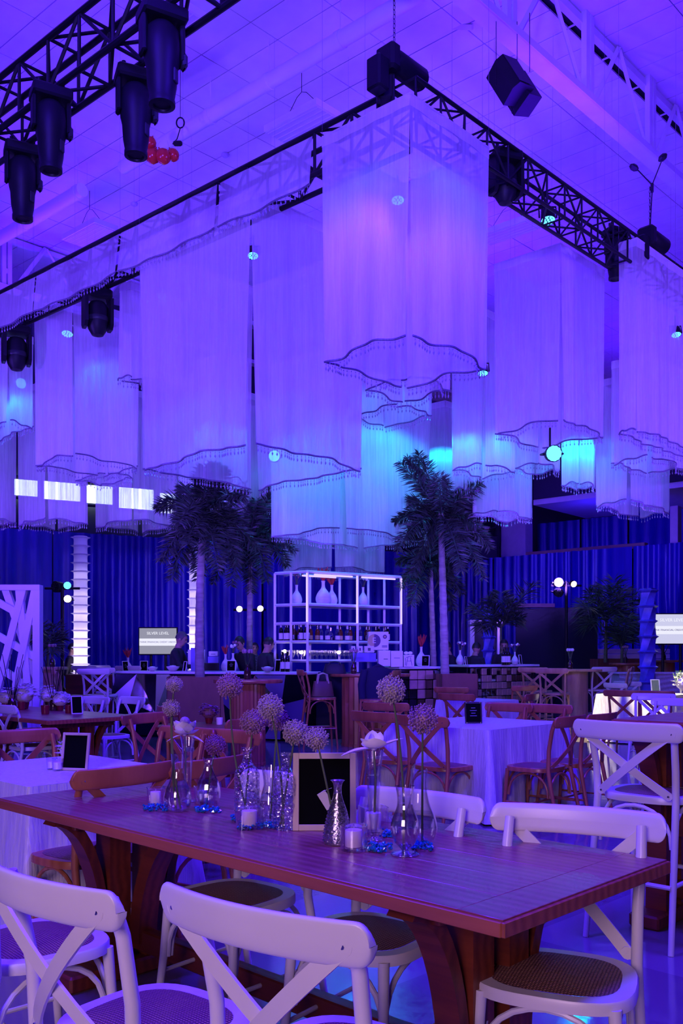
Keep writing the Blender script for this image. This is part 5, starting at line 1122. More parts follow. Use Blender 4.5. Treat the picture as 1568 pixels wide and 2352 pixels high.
for k, (a_, b_) in enumerate(((0.03, 0.52), (0.03, 0.16), (0.70, 0.05))):
    t = thing('bulb_lamp', 'warm glowing bulb %s' % ('at the left end of the glass shelf', 'before the corner post of the glass shelf', 'among the glasses under the bottles')[k], 'lamp', spt(a_, b_, 1.36+0.02*(k == 0)), group='warm bulbs at the bar')
    MB().ball((0, 0, 0.06), 0.032, 10, 8).build('bulb', 'bulb', t); MB().lathe([(0.001, -0.02), (0.02, -0.02), (0.015, 0.03), (0.001, 0.03)], 10).build('socket', 'steel', t)
    MB().tube([(0, 0, -0.02), (0, 0, 1.271-t.location.z)], 0.006, 6).build('stem', 'steel', t)
VW = smooth_prof([(0.08, 0.0), (0.115, 0.06), (0.125, 0.14), (0.09, 0.24), (0.035, 0.33), (0.028, 0.42), (0.036, 0.46)], 4)
def dry_vase(label, p, s, kind, sx=1.0):
    t = thing('white_vase', label, 'vase', p); rnd = random.Random(int(p.x*977))
    MB().lathe([(0.001, 0)]+[(r*s*sx, z*s) for r, z in VW], 22).build('body', 'vase_white', t)
    for k in range(9):
        a = rnd.uniform(0, 6.28); lean = rnd.uniform(0.04, 0.16)*s; z = 0.46*s; hgt = rnd.uniform(0.16, 0.3)*s
        e = Vector((lean*math.cos(a), lean*math.sin(a)*0.6, z+hgt))
        if kind == 'feather':
            q = MB(); b = Vector((0, 0, z*0.95))
            q.tube([b, b.lerp(e, 0.6), e], [0.004*s, 0.026*s, 0.006*s], 6); q.build('plume', 'red_feather', t)
        elif kind == 'flower': MB().tube([(0, 0, z*0.9), e], 0.004*s, 4).build('stem', 'stem_green', t); MB().ball(e, 0.038*s, 7, 5).build('blossom', 'petal_white' if k % 2 else 'allium_purple', t)
        else: MB().tube([(0, 0, z*0.9), e], 0.004*s, 4).build('stem', 'stem_green', t); MB().ball(e*1.0, 0.03*s, 6, 4, (1, 1, 1.8)).build('blossom', 'allium_purple', t)
    return t
dry_vase('white bottle vase with purple dried stems on the shelf top left', spt(0.18, 0.42, 2.262), 0.78, 'dried')
dry_vase('wide white vase with red plumes on the shelf top', spt(0.52, 0.2, 2.262), 0.95, 'feather', 1.15)
dry_vase('slim white vase with red plumes beside the wide one on the shelf', spt(0.78, 0.28, 2.262), 0.82, 'feather')
dry_vase('white bottle vase with white blossoms on the shelf top right', spt(1.38, 0.2, 2.262), 0.78, 'flower')
# faceted bar, left
def bar_block(name, label, a, b, ht, dep, top_m):
    d = (b-a).normalized(); n = Vector((-d.y, d.x, 0)); L = (b-a).length; t = thing(name, label, 'bar counter', a, math.atan2(d.y, d.x))
    MB().bbox((L/2, dep/2, ht-0.02), (L+0.06, dep+0.06, 0.04), 0.006).build('counter_top', top_m, t)
    MB().bbox((L/2, dep/2+0.03, (ht-0.04)/2), (L, dep-0.06, ht-0.04), 0.004).build('carcass', 'facet_dark', t)
    return t, L
fa, fb = at(262, HY, 15.4).xy.to_3d(), at(702, HY, 14.4).xy.to_3d()
fbar, L = bar_block('bar_counter', 'bar counter faced with mirrored triangular facets', fa, fb, 1.10, 0.65, 'shelf_white')
rnd = random.Random(11); nx = 9; pts = {}
for i in range(nx+1):
    for j in range(3): pts[i, j] = Vector((L*i/nx+(rnd.uniform(-0.1, 0.1) if 0 < i < nx else 0), -0.02-rnd.uniform(0.0, 0.10), 0.03+1.02*j/2+(rnd.uniform(-0.15, 0.15) if j == 1 else 0)))
ms = ['facet_dark', 'facet_dark', 'facet_dark', 'facet_pale', 'facet_copper', 'facet_violet', 'facet_dark', 'mirror', 'facet_green', 'facet_violet', 'facet_dark']
for i in range(nx):
    for j in range(2):
        q = [pts[i, j], pts[i+1, j], pts[i+1, j+1], pts[i, j+1]]
        for tr in ((0, 1, 2), (0, 2, 3)) if (i+j) % 2 else ((0, 1, 3), (1, 2, 3)):
            v = [q[k] for k in tr]; c = sum(v, Vector())/3; bk = [Vector((x.x, 0.0, x.z)) for x in v]
            MB().add(v+bk, [(0, 1, 2), (0, 3, 4, 1), (1, 4, 5, 2), (2, 5, 3, 0)]).build('facet', rnd.choice(ms), fbar, 0)
# woven bar, right
def woven(name, label, a, b, ht, cell, rows):
    t, L = bar_block(name, label, a, b, ht, 0.6, 'shelf_white'); n = int(L/cell); r0 = random.Random(5)
    sq = {m: MB().bbox((0, 0, 0), (cell*0.94, 0.03, cell*0.94), 0.006).mesh('panel_square', m) for m in ('copper_panel', 'mirror')}
    for i in range(n):
        for j in range(rows):
            m = 'copper_panel' if r0.random() < 0.56 else 'mirror'
            inst(sq[m], 'panel_square', t, (cell*(i+0.5), -0.03+(0.015 if m == 'mirror' else -0.01), ht-0.06-cell*(j+0.5)))
    return t
woven('bar_counter', 'bar counter with large woven copper and mirror squares', at(918, HY, 15.0).xy.to_3d(), at(1012, HY, 15.4).xy.to_3d(), 1.18, 0.16, 6)
woven('bar_counter', 'bar counter with small woven copper and mirror squares at right', at(1078, HY, 16.0).xy.to_3d(), at(1234, HY, 17.0).xy.to_3d(), 1.20, 0.125, 8)
tag(MB().bbox((0, 0, 0.545), (1.7, 0.6, 1.09), 0.01).build('service_counter', 'facet_dark', loc=at(790, HY, 15.2).xy.to_3d()), 'plain dark service counter below the shelf unit', 'counter')
def planter(label, px, Y, w, h, flare=0.0):
    p = at(px, HY, Y); t = thing('planter_box', label, 'planter', (p.x, p.y, 0), 0.15)
    for sx in (-1, 1):
        MB().prism([(-w/2, 0), (w/2, 0), (w/2-flare, h), (-w/2, h)], sx*w/2-0.015*sx, sx*w/2, lambda a, b, d: (d-flare*0.0, a, b)).build('side_panel', 'brown_board', t, 0)
        MB().prism([(-w/2, 0), (w/2+flare, 0), (w/2, h), (-w/2, h)], sx*w/2-0.015*sx, sx*w/2, lambda a, b, d: (a, d, b)).build('front_panel', 'brown_board', t, 0)
    MB().bbox((0, 0, h-0.06), (w-0.03, w-0.03, 0.04), 0.01).build('soil', 'hair', t)
    return t
planter('large brown planter box of the left palm before the faceted bar', 446, 13.2, 0.76, 1.06, 0.10)
planter('brown planter box of the right palm between the woven bars', 1044, 15.3, 0.62, 1.06)
planter('planter box of the second left palm behind the bar', 572, 17.0, 0.6, 0.8)
planter('planter box of the slim right palm behind the bar', 992, 17.0, 0.5, 0.8)
# cartons and things on the bar
def carton(label, px0, px1, y0, y1, Y, m, dep=0.18, name='carton', rz=0.1):
    p, q = at(px0, y1, Y), at(px1, y0, Y); t = thing(name, label, 'box', Vector(((p.x+q.x)/2, Y+dep/2, p.z)), rz)
    MB().bbox((0, 0, (q.z-p.z)/2), (q.x-p.x, dep, q.z-p.z), 0.004).build('carton_body', m, t, 0); return t, q.x-p.x, q.z-p.z
RX = (PI/2, 0, 0)
t, w_, h_ = carton('tall white carton with a round gold and plum emblem on the bar', 845, 891, 1451, 1493, 15.0, 'carton_white')
def disc(par, x, z, r, m, half=None, y=-0.092):
    n = 24; r0, r1 = (0, 2*PI) if half is None else ((PI/2, 3*PI/2) if half < 0 else (-PI/2, PI/2)); v = [Vector((x, y, z))]+[Vector((x+r*math.cos(r0+(r1-r0)*k/n), y, z+r*math.sin(r0+(r1-r0)*k/n))) for k in range(n+1)]
    return MB().add(v, [(0, k+1, k+2) for k in range(n)]).build('emblem', m, par, 0)
disc(t, -0.075, 0.155, 0.108, 'gold_disc', -1); disc(t, -0.075, 0.155, 0.108, 'plum_disc', 1, -0.0925)
text('E', 0.13, 'carton_white', t, (-0.075, -0.094, 0.155), RX, 'emblem_letter')
disc(t, 0.105, 0.22, 0.035, 'plum_disc'); disc(t, 0.105, 0.22, 0.016, 'gold_disc', None, -0.093)
for z in (0.05, 0.07): MB().bbox((0.1, -0.091, z), (0.09, 0.002, 0.012), 0.0005).build('print_line', 'ink', t, 0)
t, w_, h_ = carton('pale turquoise carton on the bar below the emblem carton', 868, 895, 1494, 1530, 14.85, 'carton_white'); MB().bbox((0.02, -0.091, h_*0.45), (0.07, 0.002, 0.012), 0.0005).build('print_line', 'facet_green', t, 0)
t, w_, h_ = carton('plain white carton on the bar right of the turquoise one', 896, 924, 1495, 1532, 14.9, 'carton_white'); MB().bbox((0, -0.091, h_*0.55), (0.1, 0.002, 0.008), 0.0005).build('print_line', 'ink', t, 0)
t, w_, h_ = carton('white carton with dark line drawing and a bow on the bar', 926, 950, 1504, 1532, 14.95, 'carton_white')
for a, b in (((-0.05, 0.02), (-0.02, 0.16)), ((0.05, 0.02), (0.02, 0.16)), ((-0.05, 0.16), (0.05, 0.18)), ((-0.03, 0.1), (0.03, 0.1)), ((-0.06, 0.03), (-0.06, 0.15))): MB().tube([(a[0], -0.091, a[1]), (b[0], -0.091, b[1])], 0.004, 4).build('print_line', 'ink', t, 0)
for s in (-1, 1): MB().ball((0.035*s, 0, h_+0.03), 0.04, 8, 6, (1, 0.6, 0.7)).build('bow_loop', 'petal_white', t)
for k, (a, b) in enumerate(((806, 815), (820, 832), (836, 858))): 
    t, w_, h_ = carton('small white box with dark print, %s of three before the glasses' % ('left', 'middle', 'right')[k], a, b, 1484, 1499, 14.95, 'carton_white', 0.1); MB().bbox((0, -0.052, h_/2), (w_*0.3, 0.002, h_*0.45), 0.0005).build('print_mark', 'ink', t, 0)
t, w_, h_ = carton('flat violet crate under the small white boxes', 808, 862, 1500, 1520, 14.95, 'carton_violet', 0.25)
t, w_, h_ = carton('pale violet dispenser crate beside the man at the bar', 436, 456, 1488, 1541, 15.12, 'carton_violet', 0.3)
t, w_, h_ = carton('white carton stack behind the left palm trunk', 430, 468, 1492, 1526, 15.8, 'carton_white', 0.25)
t, w_, h_ = carton('white card box right of the left palm trunk', 478, 498, 1496, 1507, 15.8, 'carton_white', 0.2); MB().bbox((0, -0.102, h_*0.4), (0.08, 0.002, 0.01), 0.0005).build('print_line', 'ink', t, 0)
t, w_, h_ = carton('small violet carton under the white card box', 476, 500, 1508, 1524, 15.8, 'carton_violet', 0.2)
t, w_, h_ = carton('black point of sale terminal on the faceted bar', 462, 500, 1523, 1540, 14.9, 'black_plastic', 0.25)
def bowl(label, px, Y, z, r, m):
    p = at(px, HY, Y); t = thing('bowl', label, 'bowl', (p.x, p.y, z))
    MB().lathe([(0.001, 0.0), (r*0.35, 0.0), (r*0.6, r*0.2), (r*0.9, r*0.5), (r, r*0.75), (r*0.95, r*0.75), (r*0.55, r*0.25), (0.001, r*0.1)], 20, rib=8, ribamp=0.02).build('body', m, t)
    MB().ball((0, 0, r*0.55), r*0.75, 10, 6, (1, 1, 0.5)).build('contents', m, t)
bowl('white scalloped bowl on the faceted bar by the bartender', 614, 14.5, 1.102, 0.10, 'vase_white')
bowl('white napkin bowl at the left end of the faceted bar', 350, 15.2, 1.102, 0.09, 'petal_white')
bowl('white folded napkins on the faceted bar beside the black drape', 397, 15.1, 1.102, 0.11, 'petal_white')
bowl('white bowl on the woven bar by the wine bottles', 1163, 16.5, 1.202, 0.10, 'vase_white')
for px, Y, z, w_, h_, rz, m, lab in ((330, 18.6, 1.02, 0.16, 0.24, 0.1, 'shelf_white', 'white framed sign standing before the left television'), (422, 15.0, 1.102, 0.10, 0.17, -0.9, 'shelf_white', 'white sign seen edge-on by the man at the bar'), (530, 14.9, 1.102, 0.16, 0.19, -0.1, 'shelf_white', 'white framed menu on the faceted bar before the bartender'), (636, 14.6, 1.102, 0.12, 0.2, -0.6, 'shelf_white', 'white framed menu leaning beside the wine bottles'), (976, 15.1, 1.182, 0.14, 0.19, -0.3, 'shelf_white', 'white framed menu on the woven bar right of the cartons'), (1197, 16.7, 1.202, 0.08, 0.18, 0.8, 'shelf_white', 'white sign seen edge-on at the right end of the woven bar'), (1072, 15.9, 1.202, 0.06, 0.15, 0.9, 'shelf_white', 'narrow white sign on the woven bar before the bartender'), (290, 17.8, 1.02, 0.14, 0.24, 0.8, 'shelf_white', 'tilted white framed sign left of the television')):
    p = at(px, HY, Y); frame_card(lab, Vector((p.x, p.y, z)), w_, h_, rz, m=m, lines=3 if w_ > 0.13 else 0)
tag(MB().bbox((0, 0, 0.50), (2.4, 0.5, 1.0), 0.01).build('side_counter', 'table_side', loc=at(300, HY, 17.7).xy.to_3d()), 'dark wooden side counter before the left television', 'counter')
tag(MB().bbox((0, 0, 0.54), (1.0, 0.5, 1.08), 0.01).build('service_counter', 'facet_dark', loc=at(1055, HY, 16.55).xy.to_3d()), 'dark service counter behind the right palm planter', 'counter')
for px, Y, z, s, kd, lab in ((518, 15.2, 1.102, 0.62, 'feather', 'wide white vase with red plumes on the faceted bar'), (535, 15.6, 1.102, 0.66, 'flower', 'white vase with pale blossoms behind the red plumes'), (967, 15.3, 1.182, 0.72, 'feather', 'white vase with red plumes on the woven bar beside the shelf'), (1056, 16.0, 1.202, 0.56, 'flower', 'slim white vase with pink blossoms before the bartender at right'), (294, 18.3, 1.0, 0.7, 'feather', 'white vase with red plumes on the counter left of the television'), (1182, 16.6, 1.202, 0.5, 'flower', 'bunch of white roses in a vase at the right bar end')):
    dry_vase(lab, at(px, HY, Y).xy.to_3d()+Vector((0, 0, z)), s, kd, 1.0)
# televisions
def tv(label, x0, x1, y0, y1, Y, lines, rz=0.0, sm='screen_grey'):
    p, q = at(x0, y1, Y), at(x1, y0, Y); w_, h_ = q.x-p.x, q.z-p.z; t = thing('television', label, 'television', Vector(((p.x+q.x)/2, Y, p.z)), rz)
    MB().bbox((0, 0.03, h_/2), (w_+0.05, 0.05, h_+0.05), 0.008).build('housing', 'black_plastic', t, 0)
    MB().bbox((0, 0.0, h_/2), (w_, 0.006, h_), 0.001).build('screen', sm, t, 0)
    MB().bbox((0, -0.005, h_*0.46), (w_, 0.004, h_*0.28), 0.001).build('screen_band', 'screen_white', t, 0)
    text(lines[0], h_*0.15, 'screen_text', t, (0, -0.008, h_*0.8), RX); text(lines[1], h_*0.09, 'screen_ink', t, (0, -0.009, h_*0.46), RX)
    for s in (-1, 1): MB().tube([(s*w_*0.2, 0.05, -0.02), (s*w_*0.2, 0.05, -p.z+0.02)], 0.03, 8).build('stand_pole', 'black_metal', t)
    MB().bbox((0, 0.05, -p.z+0.02), (w_*0.8, 0.5, 0.04), 0.01).build('stand_base', 'black_metal', t)
tv('television reading SILVER LEVEL behind the man at the bar', 320, 405, 1443, 1502, 19.6, ('SILVER LEVEL', 'THINK FINANCIAL CREDIT UNION'))
tv('television reading SILVER LEVEL beside the twisted blue column', 1493, 1594, 1411, 1478, 19.0, ('SILVER LEVEL', 'THINK FINANCIAL CREDIT UNION'), sm='screen_bright')
# spiral fabric columns lit from inside
def tr_mat():
    m, nt, N, L_, b, out = nodes('column_cloth')
    d = N.new('ShaderNodeBsdfDiffuse'); d.inputs[0].default_value = (0.85, 0.82, 0.9, 1); tl = N.new('ShaderNodeBsdfTranslucent'); tl.inputs[0].default_value = (0.85, 0.82, 0.9, 1)
    mx = N.new('ShaderNodeMixShader'); mx.inputs[0].default_value = 0.55; L_.new(d.outputs[0], mx.inputs[1]); L_.new(tl.outputs[0], mx.inputs[2]); L_.new(mx.outputs[0], out.inputs['Surface'])
tr_mat()
def column(label, px, ytop, Y, r, n, lamp_e, col, sides=24, fin=1.45):
    p = at(px, HY, Y); ht = at(px, ytop, Y).z; t = thing('fabric_column', label, 'column', (p.x, p.y, 0), group='spiral fabric columns'); prof = []
    for k in range(n):
        z = ht*k/n; dz = ht/n; prof += [(r, z+dz*0.0), (r*0.98, z+dz*0.45), (r*1.02, z+dz*0.72), (r*fin, z+dz*0.86), (r*1.02, z+dz*0.94)]
    prof.append((r*0.98, ht))
    mb = MB(); mb.lathe(prof, sides)
    if sides < 10: mb.v = [tuple(Matrix.Rotation(v[2]*2.2, 3, 'Z') @ Vector(v)) for v in mb.v]
    mb.build('fabric_sleeve', 'column_cloth' if sides > 10 else 'column_blue', t, 30); MB().lathe([(0.001, 0), (r*1.3, 0), (r*1.3, 0.05), (0.001, 0.05)], 20).build('base', 'black_metal', t)
    MB().lathe([(0.001, ht), (r*0.98, ht)], sides).build('top_cap', 'column_cloth' if sides > 10 else 'column_blue', t)
    for z, f in ((0.3, 0.5), (0.6, 0.5), (0.9, 0.45), (1.2, 0.4), (1.5, 0.32), (1.8, 0.25), (2.2, 0.18), (2.6, 0.12), (3.0, 0.08)):
        if z < ht: lamp('column_lamp', 'POINT', (p.x, p.y, z), None, col, lamp_e*f, 0.06)
column('glowing white spiral fabric column at left', 185, 1232, 18.6, 0.138, 22, 7.5, (0.8, 0.66, 1.0))
column('glowing white spiral fabric column behind the left palm trunk', 448, 1250, 18.6, 0.12, 20, 7.5, (0.8, 0.66, 1.0))
column('twisted blue fabric column before the right television', 1487, 1352, 17.6, 0.155, 9, 3, (0.05, 0.05, 1.0), 6, 1.35)
column('short twisted blue fabric column behind the bartenders', 1122, 1398, 20.6, 0.13, 8, 3, (0.05, 0.05, 1.0), 6, 1.35)
# lattice screen at left
lt = thing('lattice_screen', 'white lattice screen of slanting bars at the left edge', 'screen', at(-40, HY, 11.6).xy.to_3d())
LO = lt.location.copy()
def lpx(px, py): p = at(px, py, 11.6); return p-LO
LK = [0]
def lbar(a, b, w, nm='slanting_bar', dep=0.09):
    LK[0] += 1; a, b = lpx(*a)+Vector((0, 0.006*LK[0], 0)), lpx(*b)+Vector((0, 0.006*LK[0], 0)); d = (b-a).normalized(); s = Vector((-d.z, 0, d.x))*(w/2); y = Vector((0, dep, 0))
    MB().add([a-s, b-s, b+s, a+s, a-s+y, b-s+y, b+s+y, a+s+y], [(0, 1, 2, 3), (7, 6, 5, 4), (0, 4, 5, 1), (1, 5, 6, 2), (2, 6, 7, 3), (3, 7, 4, 0)]).build(nm, 'lattice_white', lt, 0)
lbar((-160, 1349), (90, 1349), 0.07, 'top_rail', 0.14); lbar((82, 1343), (82, 1745), 0.09, 'side_stile', 0.14); lbar((-160, 1740), (90, 1740), 0.07, 'bottom_rail', 0.14); lbar((-158, 1343), (-158, 1745), 0.09, 'side_stile', 0.14)
for a, b in (((78, 1350), (20, 1640)), ((50, 1350), (-25, 1640)), ((40, 1355), (75, 1745)), ((-20, 1350), (-110, 1700)), ((-160, 1300), (80, 1432)), ((-160, 1375), (80, 1512)), ((-160, 1440), (80, 1590)), ((-160, 1530), (80, 1650)), ((5, 1350), (78, 1560)), ((-90, 1350), (30, 1740))):
    cl = lambda p, q: (p, q)
    y0 = max(a[1], 1349); k = (y0-a[1])/(b[1]-a[1]); a2 = (a[0]+(b[0]-a[0])*k, y0); lbar(a2, b, 0.088)
# stage lights on stands
def stand(label, px, ytop, Y):
    p = at(px, HY, Y); zt = at(px, ytop, Y).z; t = thing('light_stand', label, 'stand', (p.x, p.y, 0)); MB().tube([(0, 0, 0.4), (0, 0, zt)], 0.035, 10).build('pole', 'black_metal', t)
    for k in range(3): a = k*2.1+0.4; MB().tube([(0, 0, 0.75), (0.5*math.cos(a), 0.5*math.sin(a), 0.0)], 0.02, 6).build('leg', 'black_metal', t)
    MB().tube([(-0.35, 0, zt-0.1), (0.35, 0, zt-0.1)], 0.025, 8).build('crossbar', 'black_metal', t)
stand('black light stand beside the left glowing column', 143, 1340, 18.2); stand('black light stand behind the second left palm', 573, 1390, 19.5); stand('black light stand above the black backdrop', 1300, 1335, 21.0)
par('unlit black lamp on the left light stand', at(131, 1348, 18.2), 1.2, (-0.6, -1, 0), 'dark_grey', 0)
par('blue-white lamp on the left light stand, upper one', at(155, 1345, 18.2), 0.85, (0.2, -1, 0), 'led_cyan', 0, True)
par('white lamp on the left light stand, lower one', at(156, 1376, 18.2), 0.85, (0.1, -1, 0.1), 'led_white', 0, True)
par('lit violet lamp behind the second left palm, left one', at(550, 1399, 19.4), 0.75, (0, -1, 0), 'led_violet', 0, True)
par('lit violet lamp behind the second left palm, right one', at(598, 1398, 19.4), 0.75, (0, -1, 0), 'led_violet', 0, True)
par('brightest white lamp above the black backdrop', at(1282, 1338, 20.8), 1.15, (0, -1, 0), 'led_white', 0, True)
par('smaller white lamp right of the brightest one', at(1316, 1341, 20.8), 0.8, (0.2, -1, -0.3), 'led_warm', 0, True)
par('unlit lamp under the brightest one', at(1282, 1361, 20.8), 1.1, (0.1, -1, -0.2), 'dark_grey', 0)
lamp('stand_lamp', 'SPOT', at(1282, 1338, 20.6), at(1210, 1330, 28.0), (0.30, 0.12, 1.0), 2200, 0.1, 80, 0.6)
# white buffet at far right
bf = thing('buffet_table', 'low white buffet with rippled front under the right television', 'table', at(1530, HY, 18.3).xy.to_3d())
MB().sheet(lambda u, v: Vector(((u-0.5)*1.9, 0.012*math.sin(v*60+3*math.sin(u*7)), 0.02+v*0.98)), 30, 40).build('rippled_front', 'tablecloth', bf, 80)
MB().bbox((0, 0.35, 1.0), (1.95, 0.75, 0.04), 0.01).build('table_top', 'tablecloth', bf)
for s in (-1, 1): MB().bbox((s*0.92, 0.38, 0.49), (0.04, 0.7, 0.98), 0.006).build('side_panel', 'tablecloth', bf)
wb_ = thing('buffet_table', 'white striped buffet behind the green potted palms', 'table', at(1420, HY, 23.0).xy.to_3d())
for k in range(5): MB().bbox((0, 0.0, 0.95+0.13*k), (2.6, 0.05, 0.12), 0.01).build('white_board', 'shelf_white', wb_)
MB().bbox((0, 0.3, 0.45), (2.6, 0.6, 0.88), 0.01).build('cabinet_body', 'shelf_white', wb_)
planter('long low planter of the green potted palms at right', 1408, 22.4, 1.4, 1.28)
# moving spot on the far right table and on the floor
lamp('gobo_lamp', 'SPOT', at(1414, 668, 12.78), NF+Vector((0.75, 0.55, 0.5)), (1.0, 0.88, 0.38), 12000, 0.04, 13, 0.15)
lamp('gobo_lamp', 'SPOT', at(1414, 668, 12.78), on(1370, 1700, 0), (1.0, 0.85, 0.30), 9000, 0.04, 8.5, 0.12)
# ================================================================== palms
def palm(name, label, px, Y, ybase_z, crown, tips, r=0.07, leaf='leaf_dark', trunk='palm_trunk', ll=0.25, n=300, lean=0.0, dens=1.0):
    p = at(px, HY, Y); b = Vector((p.x, p.y, ybase_z)); top = at(crown[0], crown[1], Y); t = thing(name, label, 'palm', b)
    L = top-b; pts = []; rs = []
    m = 26
    for k in range(m+1):
        u = k/m; pts.append(L*u+Vector((lean*math.sin(u*PI), 0, 0))); rs.append(r*(1.25-0.45*u)*(1.08 if k % 2 else 0.97))
    MB().tube(pts, rs, 12).build('trunk', trunk, t)
    rnd = random.Random(int(px))
    for ti, tip in enumerate(tips):
        dy = tip[2] if len(tip) > 2 else rnd.uniform(-0.9, 0.9); e = at(tip[0], tip[1], Y+dy)-b; s = L*0.985
        c = (s+e)/2+Vector((0, 0, 0.30*(e-s).length if e.z < s.z+0.25 else 0.10*(e-s).length)); fr = MB(); K = 14
        bez = lambda u: s*(1-u)**2+c*2*u*(1-u)+e*u*u
        fr.tube([bez(k/K) for k in range(K+1)], [0.016*(1-0.8*k/K) for k in range(K+1)], 5)
        NL_ = int(n*dens)
        for k in range(NL_):
            u = 0.10+0.9*k/NL_; q = bez(u); tg = (bez(min(1, u+0.02))-bez(max(0, u-0.02))).normalized()
            sd = tg.cross(Vector((0, 0, 1))); sd = sd.normalized() if sd.length > 0.05 else Vector((1, 0, 0)); up_ = sd.cross(tg)
            a = rnd.uniform(-1.1, 1.1)+(PI if k % 2 else 0); dr = (sd*math.cos(a)+up_*math.sin(a)*0.8+tg*0.5).normalized()
            l = ll*(0.45+0.75*math.sin(PI*min(1, u*0.85+0.12)))*rnd.uniform(0.75, 1.15); w = 0.011*rnd.uniform(0.8, 1.3)
            wv = dr.cross(Vector((rnd.uniform(-1, 1), rnd.uniform(-1, 1), rnd.uniform(-1, 1)))).normalized()*w; m1 = q+dr*(l*0.5); e1 = q+dr*l-Vector((0, 0, l*0.10))
            fr.add([q, m1+wv, m1-wv, e1], [(0, 1, 2), (1, 3, 2)])
        fr.build('frond', leaf, t, 0)
    return t
palm('palm_tree', 'tall palm left of centre with its planter before the faceted bar', 459, 13.4, 1.0, (468, 1178), [(470, 1072, -0.5), (515, 1080, 0.3), (362, 1165, 0.3), (370, 1290, -0.4), (560, 1205, 0.4), (545, 1290, -0.3), (420, 1120, 0.8), (500, 1310, -0.6), (432, 1250, -0.8), (395, 1330, 0.5), (455, 1330, 0.7), (560, 1140, -0.6), (492, 1065, 0.2), (410, 1200, -0.9), (590, 1260, 0.1)], 0.056, lean=-0.03)
palm('palm_tree', 'second palm behind the left one with fronds reaching right', 572, 17.0, 0.76, (575, 1222), [(640, 1108, -0.2), (612, 1092, 0.5), (676, 1265, -0.3), (660, 1300, 0.6), (510, 1250, 0.3), (530, 1345, -0.5), (612, 1335, -0.6), (590, 1150, -0.4), (488, 1340, 0.2), (628, 1125, 0.3), (650, 1235, 0.5), (545, 1300, 0.6), (575, 1360, -0.3)], 0.05)
palm('palm_tree', 'tall palm right of the bar shelf with the straightest pale trunk', 1022, 15.3, 1.0, (1012, 1180), [(918, 1062, -0.2), (960, 1040, 0.5), (1104, 1110, -0.3), (1085, 1080, 0.6), (905, 1200, 0.2), (912, 1260, -0.5), (1125, 1260, 0.4), (1110, 1330, -0.6), (950, 1320, 0.1), (1060, 1310, -0.7), (1010, 1095, -0.9), (935, 1052, 0.3), (1100, 1130, 0.5), (930, 1150, 0.6), (1095, 1210, -0.2), (940, 1240, 0.5), (1080, 1270, 0.6)], 0.058)
palm('palm_tree', 'slimmer palm just left of the straight right palm', 997, 17.2, 0.76, (988, 1290), [(912, 1290, 0.2), (920, 1350, -0.4), (985, 1195, 0.3), (1050, 1300, -0.3), (1060, 1365, 0.4), (945, 1390, -0.6), (1040, 1400, 0.2)], 0.05)
palm('potted_palm', 'dark areca palm before the black backdrop near the bartenders', 1150, 19.2, 0.0, (1150, 1440), [(1228, 1340), (1085, 1395), (1120, 1375), (1180, 1380), (1200, 1420), (1100, 1440), (1150, 1360)], 0.03, 'leaf_dark', 'stem_green', 0.42, 110)
palm('potted_palm', 'green areca palm in the long planter, tall left one', 1390, 21.0, 1.2, (1392, 1425), [(1335, 1390), (1350, 1360), (1388, 1345), (1430, 1350), (1465, 1370), (1345, 1440), (1440, 1420), (1410, 1330)], 0.035, 'leaf_green', 'stem_green', 0.5, 110)
palm('potted_palm', 'bright green fan palm in the long planter, right one', 1428, 20.6, 1.2, (1428, 1485), [(1405, 1435), (1425, 1425), (1448, 1430), (1460, 1450), (1400, 1460), (1440, 1415)], 0.03, 'leaf_green', 'stem_green', 0.4, 110)
palm('potted_palm', 'dark potted palm behind the lattice screen at left', 108, 16.5, 0.0, (110, 1480), [(85, 1430), (130, 1435), (145, 1465), (75, 1465), (120, 1500)], 0.03, 'leaf_dark', 'stem_green', 0.3, 70)
